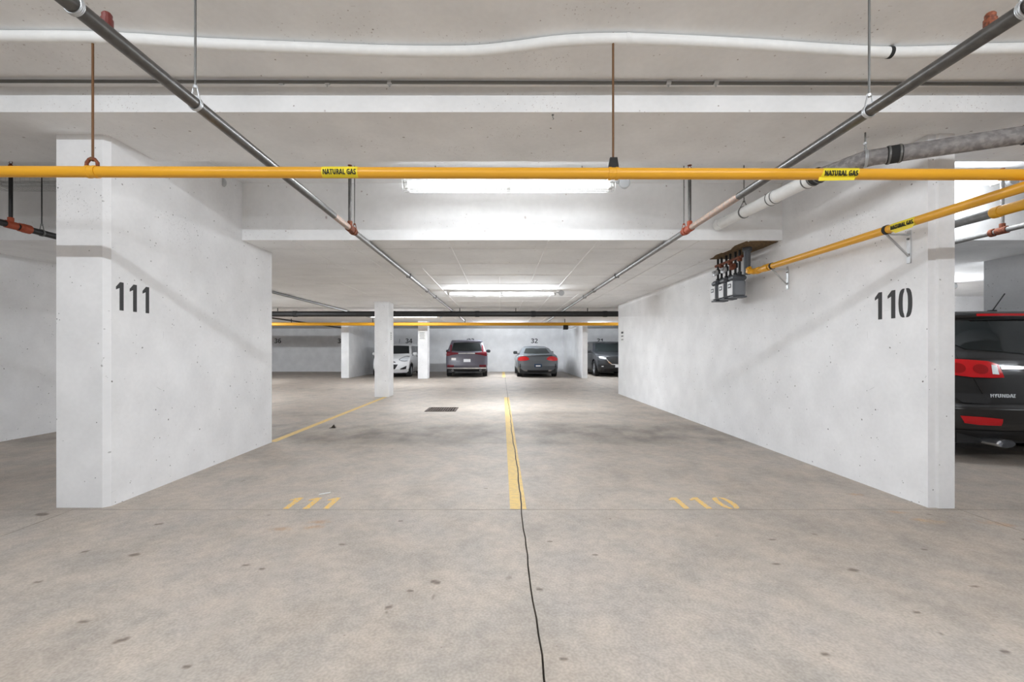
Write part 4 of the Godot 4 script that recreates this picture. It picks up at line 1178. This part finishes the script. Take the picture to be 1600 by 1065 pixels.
func cars() -> void:
	var suv_wide := [[0.2, 0.90], [0.35, 0.97], [0.55, 1.0], [0.85, 1.0], [1.0, 0.985], [1.08, 0.955], [1.3, 0.86], [1.5, 0.775], [1.58, 0.735], [1.7, 0.66]]
	# slate SUV, tail towards the aisle
	var c := Car.new()
	c.length = 4.6; c.half = 0.925; c.top = 1.62
	c.rear = [[0.24, 0.2], [0.34, 0.08], [0.5, 0.02], [0.7, 0.05], [0.9, 0.1], [1.06, 0.15], [1.12, 0.2], [1.52, 0.44], [1.57, 0.4], [1.62, 0.55]]
	c.nose = [[0.24, 4.42], [0.4, 4.56], [0.6, 4.6], [0.8, 4.5], [0.95, 4.2], [1.08, 3.55], [1.5, 2.75], [1.58, 2.5], [1.62, 2.2]]
	c.wide = suv_wide
	var t := car_base("slate grey SUV parked nose-in below stall number 33", c, Vector3(-1.52, 0, -19.65), 0.05, M.paint_slate)
	windows(t, c, 1.1, 1.5, 0.5, 0.8, 2.7, 3.35)
	mirrors(t, c, 3.15, 1.1, M.plastic_black)
	poly_on(t, c, "rear_window", "rear", [V(-0.58, 1.5), V(0, 1.52), V(0.58, 1.5)], [V(-0.66, 1.14), V(0, 1.12), V(0.66, 1.14)], M.car_glass)
	for s in [-1.0, 1.0]:
		poly_on(t, c, "tail_lamp", "rear", [V(0.36, 1.06), V(0.6, 1.08), V(0.72, 1.1), V(0.8, 1.12), V(0.87, 1.1)], [V(0.36, 1.0), V(0.6, 0.97), V(0.72, 0.94), V(0.8, 0.92), V(0.89, 0.92)], M.lamp_dark_red, 0.012, s)
		on(t, c, "pillar_lamp", "rear", 0.66, 0.72, 1.1, 1.4, M.lamp_dark_red, 0.014, s)
		on(t, c, "reflector", "rear", 0.55, 0.84, 0.44, 0.54, M.lamp_dark_red, 0.012, s)
		part(t, "exhaust_tip", lathe(Vector3(s * 0.6, 0.3, -0.12), Vector3.BACK, [Vector2(0.03, 0), Vector2(0.04, 0.0), Vector2(0.04, 0.1), Vector2(0.032, 0.1), Vector2(0.03, 0.02)], 14), M.chrome)
	on(t, c, "chrome_strip", "rear", -0.36, 0.36, 1.01, 1.06, M.chrome, 0.014)
	on(t, c, "bumper_trim", "rear", -0.85, 0.85, 0.36, 0.42, M.chrome, 0.02)
	on(t, c, "lower_bumper", "rear", -0.84, 0.84, 0.24, 0.36, M.plastic_black, 0.01)
	on(t, c, "license_plate", "rear", -0.13, 0.17, 0.66, 0.79, M.plate_white, 0.016)
	on(t, c, "badge", "rear", -0.66, -0.46, 0.74, 0.84, M.chrome, 0.012)
	part(t, "roof_aerial", plate([PackedVector2Array([V(-0.02, 0), V(0.02, 0), V(0.01, 0.08)])], 0.12), M.plastic_black, Vector3(0, 1.63, -1.1))
	# grey coupe
	c = Car.new()
	c.length = 4.7; c.half = 0.905; c.top = 1.34; c.bow_rear = 0.2; c.wheel = 0.335; c.axle_front = 3.75; c.sill = 0.2
	c.rear = [[0.2, 0.2], [0.32, 0.08], [0.5, 0.0], [0.72, 0.08], [0.93, 0.12], [0.97, 0.2], [1.0, 0.55], [1.06, 0.75], [1.26, 1.35], [1.34, 1.95]]
	c.nose = [[0.2, 4.55], [0.35, 4.68], [0.55, 4.7], [0.72, 4.55], [0.86, 4.0], [0.94, 3.35], [1.26, 2.6], [1.34, 2.2]]
	c.wide = [[0.2, 0.92], [0.4, 0.99], [0.6, 1.0], [0.78, 1.0], [0.92, 0.95], [0.98, 0.87], [1.1, 0.8], [1.26, 0.68], [1.34, 0.56]]
	t = car_base("grey coupe parked nose-in below stall number 32", c, Vector3(1.56, 0, -19.5), 0.0, M.paint_steel)
	windows(t, c, 1.0, 1.26, 1.1, 1.6, 2.5, 3.1)
	mirrors(t, c, 3.0, 1.03, M.plastic_black)
	poly_on(t, c, "rear_window", "rear", [V(-0.46, 1.255), V(0, 1.27), V(0.46, 1.255)], [V(-0.58, 1.035), V(0, 1.02), V(0.58, 1.035)], M.car_glass, 0.02)
	for s in [-1.0, 1.0]:
		poly_on(t, c, "tail_lamp", "rear", [V(0.38, 0.82), V(0.48, 0.89), V(0.62, 0.91), V(0.78, 0.88), V(0.86, 0.82)], [V(0.38, 0.77), V(0.48, 0.73), V(0.62, 0.71), V(0.78, 0.71), V(0.86, 0.73)], M.lamp_red, 0.014, s)
		on(t, c, "bumper_vent", "rear", 0.74, 0.79, 0.42, 0.58, M.plastic_black, 0.01, s)
		on(t, c, "exhaust_tip", "rear", 0.45, 0.62, 0.26, 0.33, M.chrome, 0.02, s)
	on(t, c, "boot_lip", "rear", -0.62, 0.62, 0.93, 0.965, M.plastic_black, 0.03)
	on(t, c, "license_plate", "rear", -0.16, 0.16, 0.44, 0.58, M.plate_blue, 0.016)
	part(t, "plate_print", soft_box(Vector3(0.2, 0.05, 0.004), 0.001), M.plate_white, rear_at(c, 0, 0.5, 0.03))
	on(t, c, "diffuser", "rear", -0.7, 0.7, 0.2, 0.3, M.plastic_black, 0.012)
	# white hatchback, nose towards the aisle
	c = Car.new()
	c.length = 3.8; c.half = 0.83; c.top = 1.48; c.wheel = 0.29; c.axle_rear = 0.6; c.axle_front = 3.08; c.bow_nose = 0.34; c.sill = 0.2
	c.rear = [[0.2, 0.15], [0.45, 0.0], [0.8, 0.04], [1.0, 0.12], [1.4, 0.4], [1.48, 0.7]]
	c.nose = [[0.2, 3.66], [0.35, 3.78], [0.52, 3.8], [0.66, 3.74], [0.8, 3.6], [0.94, 3.25], [1.0, 2.98], [1.38, 2.35], [1.44, 2.15], [1.48, 1.8]]
	c.wide = [[0.2, 0.92], [0.4, 1.0], [0.75, 1.0], [0.92, 0.97], [1.0, 0.92], [1.2, 0.85], [1.4, 0.77], [1.48, 0.68]]
	t = car_base("small white hatchback parked nose-out beside the square column", c, Vector3(-4.79, 0, -19.35 - 3.8), PI, M.paint_silver_white)
	windows(t, c, 1.0, 1.37, 0.5, 0.75, 2.25, 2.8)
	mirrors(t, c, 2.75, 0.98, M.paint_silver_white)
	poly_on(t, c, "windscreen", "nose", [V(-0.54, 1.37), V(0, 1.385), V(0.54, 1.37)], [V(-0.66, 1.03), V(0, 1.01), V(0.66, 1.03)], M.car_glass)
	for s in [-1.0, 1.0]:
		poly_on(t, c, "headlamp", "nose", [V(0.4, 0.78), V(0.5, 0.86), V(0.6, 0.9), V(0.7, 0.89), V(0.74, 0.84)], [V(0.4, 0.75), V(0.5, 0.72), V(0.6, 0.71), V(0.7, 0.72), V(0.74, 0.78)], M.lamp_clear, 0.012, s)
		poly_on(t, c, "headlamp_bezel", "nose", [V(0.37, 0.79), V(0.5, 0.885), V(0.61, 0.925), V(0.72, 0.91), V(0.77, 0.85)], [V(0.37, 0.745), V(0.5, 0.695), V(0.6, 0.685), V(0.72, 0.7), V(0.77, 0.78)], M.meter_dark, 0.007, s)
		poly_on(t, c, "fog_lamp_recess", "nose", [V(0.44, 0.38), V(0.56, 0.44), V(0.68, 0.5)], [V(0.44, 0.345), V(0.56, 0.345), V(0.66, 0.36)], M.plastic_black, 0.008, s)
	poly_on(t, c, "lower_grille", "nose", [V(-0.36, 0.56), V(0, 0.57), V(0.36, 0.56)], [V(-0.24, 0.36), V(0, 0.35), V(0.24, 0.36)], M.plastic_black)
	for s in [-1.0, 1.0]:
		poly_on(t, c, "upper_grille", "nose", [V(0.04, 0.7), V(0.16, 0.7), V(0.26, 0.66)], [V(0.04, 0.65), V(0.16, 0.645), V(0.26, 0.64)], M.plastic_black, 0.008, s)
	on(t, c, "number_plate", "nose", -0.15, 0.15, 0.58, 0.63, M.plate_white, 0.02)
	part(t, "roof_aerial", tube([Vector3(0, 1.5, -1.9), Vector3(0, 1.7, -1.75)], 0.008, 6), M.plastic_black)
	# dark crossover, nose towards the aisle
	c = Car.new()
	c.length = 4.55; c.half = 0.92; c.top = 1.6; c.wheel = 0.36
	c.rear = [[0.24, 0.15], [0.5, 0.0], [0.95, 0.1], [1.5, 0.5], [1.6, 0.85]]
	c.nose = [[0.24, 4.38], [0.36, 4.5], [0.55, 4.55], [0.72, 4.5], [0.9, 4.4], [0.99, 4.15], [1.1, 3.35], [1.5, 2.6], [1.56, 2.4], [1.6, 2.05]]
	c.wide = suv_wide
	t = car_base("dark navy crossover parked nose-out below stall number 31", c, Vector3(5.1, 0, -19.85 - 4.55), PI, M.paint_navy_black)
	windows(t, c, 1.12, 1.5, 0.5, 0.85, 2.5, 3.15)
	mirrors(t, c, 3.0, 1.1, M.plastic_black)
	poly_on(t, c, "windscreen", "nose", [V(-0.6, 1.5), V(0, 1.51), V(0.6, 1.5)], [V(-0.74, 1.13), V(0, 1.11), V(0.74, 1.13)], M.car_glass)
	for s in [-1.0, 1.0]:
		poly_on(t, c, "headlamp", "nose", [V(0.5, 0.84), V(0.62, 0.88), V(0.78, 0.9)], [V(0.5, 0.8), V(0.62, 0.8), V(0.78, 0.83)], M.lamp_clear, 0.012, s)
		poly_on(t, c, "chrome_wing", "nose", [V(0.0, 0.56), V(0.28, 0.57), V(0.38, 0.66), V(0.48, 0.79), V(0.75, 0.83)], [V(0.0, 0.525), V(0.3, 0.535), V(0.42, 0.63), V(0.5, 0.76), V(0.75, 0.81)], M.chrome, 0.02, s)
		on(t, c, "fog_lamp", "nose", 0.62, 0.7, 0.44, 0.48, M.lamp_clear, 0.012, s)
	poly_on(t, c, "grille", "nose", [V(-0.46, 0.8), V(0, 0.83), V(0.46, 0.8)], [V(-0.28, 0.57), V(0, 0.56), V(0.28, 0.57)], M.plastic_black, 0.01)
	on(t, c, "number_plate", "nose", -0.15, 0.15, 0.42, 0.53, M.plate_white, 0.02)
	on(t, c, "lower_bumper", "nose", -0.7, 0.7, 0.24, 0.36, M.plastic_black, 0.008)
	black_suv()

func black_suv() -> void:
	var c := Car.new()
	c.length = 4.65; c.half = 0.93; c.top = 1.575; c.bow_rear = 0.17; c.wheel = 0.36; c.sill = 0.23; c.axle_rear = 1.0; c.axle_front = 3.7
	c.rear = [[0.23, 0.16], [0.3, 0.06], [0.42, 0.01], [0.55, 0.0], [0.58, 0.02], [0.6, 0.07], [0.72, 0.09], [0.9, 0.12], [1.06, 0.16], [1.12, 0.2], [1.48, 0.4], [1.515, 0.36], [1.54, 0.36], [1.575, 0.48]]
	c.nose = [[0.23, 4.45], [0.4, 4.6], [0.62, 4.65], [0.85, 4.5], [1.0, 4.15], [1.1, 3.5], [1.46, 2.75], [1.54, 2.45], [1.575, 2.1]]
	c.wide = [[0.2, 0.9], [0.35, 0.97], [0.55, 1.0], [0.85, 1.0], [1.0, 0.985], [1.08, 0.96], [1.3, 0.88], [1.48, 0.81], [1.54, 0.78], [1.6, 0.72]]
	var t := car_base("glossy black SUV with red tail lamps behind wall 110", c, Vector3(5.5, 0, -4.5), 0.0, M.paint_black)
	windows(t, c, 1.1, 1.46, 0.42, 0.62, 2.7, 3.3)
	mirrors(t, c, 3.1, 1.1, M.paint_black)
	poly_on(t, c, "rear_window", "rear", [V(-0.7, 1.46), V(-0.5, 1.475), V(0, 1.48), V(0.5, 1.475), V(0.7, 1.46)], [V(-0.78, 1.3), V(-0.62, 1.16), V(0, 1.1), V(0.62, 1.16), V(0.78, 1.3)], M.car_glass)
	on(t, c, "high_brake_lamp", "rear", -0.4, 0.4, 1.515, 1.54, M.lamp_red, 0.008)
	for s in [-1.0, 1.0]:
		var lamp := poly_on(t, c, "tail_lamp", "rear", [V(0.42, 1.0), V(0.5, 1.035), V(0.66, 1.05), V(0.8, 1.06), V(0.905, 1.06)], [V(0.4, 0.87), V(0.5, 0.865), V(0.66, 0.87), V(0.8, 0.89), V(0.92, 0.9)], M.lamp_red, 0.02, s)
		poly_on(lamp, c, "reverse_lamp", "rear", [V(0.445, 0.99), V(0.49, 1.0)], [V(0.445, 0.9), V(0.5, 0.905)], M.lamp_clear, 0.026, s)
		for q in [[0.585, 0.955, 0.062, 0.05], [0.76, 0.965, 0.06, 0.052]]:
			var hi := []
			var lo := []
			for i in 9:
				var a := lerpf(-PI / 2, PI / 2, i / 8.0)
				hi.append(V(q[0] + q[2] * sin(a), q[1] + q[3] * cos(a)))
				lo.append(V(q[0] + q[2] * sin(a), q[1] - q[3] * cos(a)))
			poly_on(lamp, c, "lamp_lens", "rear", hi, lo, M.lamp_lens_red, 0.025, s)
		poly_on(t, c, "corner_lamp", "side", [V(0.2, 1.05), V(0.32, 1.04), V(0.42, 1.02)], [V(0.18, 0.9), V(0.3, 0.92), V(0.4, 0.99)], M.lamp_red, 0.012, s)
		poly_on(t, c, "bumper_step", "rear", [V(0.5, 0.7), V(0.7, 0.705), V(0.86, 0.71)], [V(0.56, 0.6), V(0.66, 0.605), V(0.76, 0.61)], M.plastic_black, 0.012, s)
		poly_on(t, c, "reflector", "rear", [V(0.5, 0.46), V(0.66, 0.475), V(0.82, 0.48)], [V(0.5, 0.39), V(0.66, 0.39), V(0.78, 0.405)], M.lamp_red, 0.012, s)
		var st := tool()
		add_lathe(st, Vector3(s * 0.48, 0.215, -0.2), Vector3.BACK, [Vector2(0.05, 0), Vector2(0.06, 0.0), Vector2(0.064, 0.17), Vector2(0.058, 0.18), Vector2(0.05, 0.06), Vector2(0, 0.05)], 22)
		part(t, "exhaust_tip", done(st), M.chrome, Vector3(s * 0.48 * -0.5, 0.215 * 0.35, 0)).scale = Vector3(1.5, 0.65, 1)
		# tailgate shut lines: dark tubes standing for shade in the panel gaps
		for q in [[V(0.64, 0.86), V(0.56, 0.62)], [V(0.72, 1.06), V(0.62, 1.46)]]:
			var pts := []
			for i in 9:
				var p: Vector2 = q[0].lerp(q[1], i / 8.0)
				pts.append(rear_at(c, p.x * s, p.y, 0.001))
			part(t, "shut_line", tube(pts, 0.004, 6), M.panel_gap_dark)
	on(t, c, "tailgate_edge", "rear", -0.54, 0.54, 0.6, 0.615, M.panel_gap_dark, 0.006)  # dark strip drawn for the shaded gap at the tailgate edge
	on(t, c, "lower_bumper", "rear", -0.86, 0.86, 0.23, 0.33, M.plastic_black, 0.012)
	on(t, c, "license_plate", "rear", -0.16, 0.16, 0.74, 0.88, M.plate_white, 0.012)
	on(t, c, "chrome_strip", "rear", -0.4, 0.4, 0.955, 0.985, M.chrome, 0.014)
	var n := part(t, "lettering", text("HYUNDAI", 0.036, 0.006), M.lamp_clear, rear_at(c, -0.43, 0.685, 0.006))
	n.rotation.y = -0.134
	var ae := part(t, "roof_aerial", tube([Vector3(0.06, c.top + 0.015, -0.66), Vector3(0.16, c.top + 0.21, -0.62)], 0.006, 8), M.plastic_black)
	part(ae, "aerial_base", soft_box(Vector3(0.05, 0.02, 0.08), 0.008), M.plastic_black, Vector3(0.06, c.top + 0.018, -0.66))
	for s in [-1.0, 1.0]:
		part(t, "roof_rail", tube([Vector3(s * 0.68, c.top - 0.05, -0.75), Vector3(s * 0.67, c.top + 0.015, -0.9), Vector3(s * 0.67, c.top + 0.025, -1.6), Vector3(s * 0.66, c.top - 0.03, -2.3)], 0.014, 8), M.plastic_black)

# ------------------------------------------------------------------ scene
func _ready() -> void:
	var cam := Camera3D.new()
	cam.name = "camera"
	cam.projection = Camera3D.PROJECTION_FRUSTUM
	cam.near = 0.05
	cam.far = 200.0
	cam.size = 1065.0 / F * cam.near
	cam.frustum_offset = Vector2(16.0 / F, 15.5 / F) * cam.near
	cam.position = Vector3(0, EYE, 0)
	add_child(cam)
	cam.current = true
	var we := WorldEnvironment.new()
	we.name = "environment"
	var env := Environment.new()
	env.background_mode = Environment.BG_COLOR
	env.background_color = Color.BLACK
	env.tonemap_mode = Environment.TONE_MAPPER_LINEAR
	env.tonemap_exposure = 2.98
	env.sdfgi_enabled = true
	env.ssao_enabled = true
	env.ssil_enabled = true
	we.environment = env
	add_child(we)
	rng.seed = 1
	materials()
	structure()
	lamps()
	pipes()
	marks()
	cars()
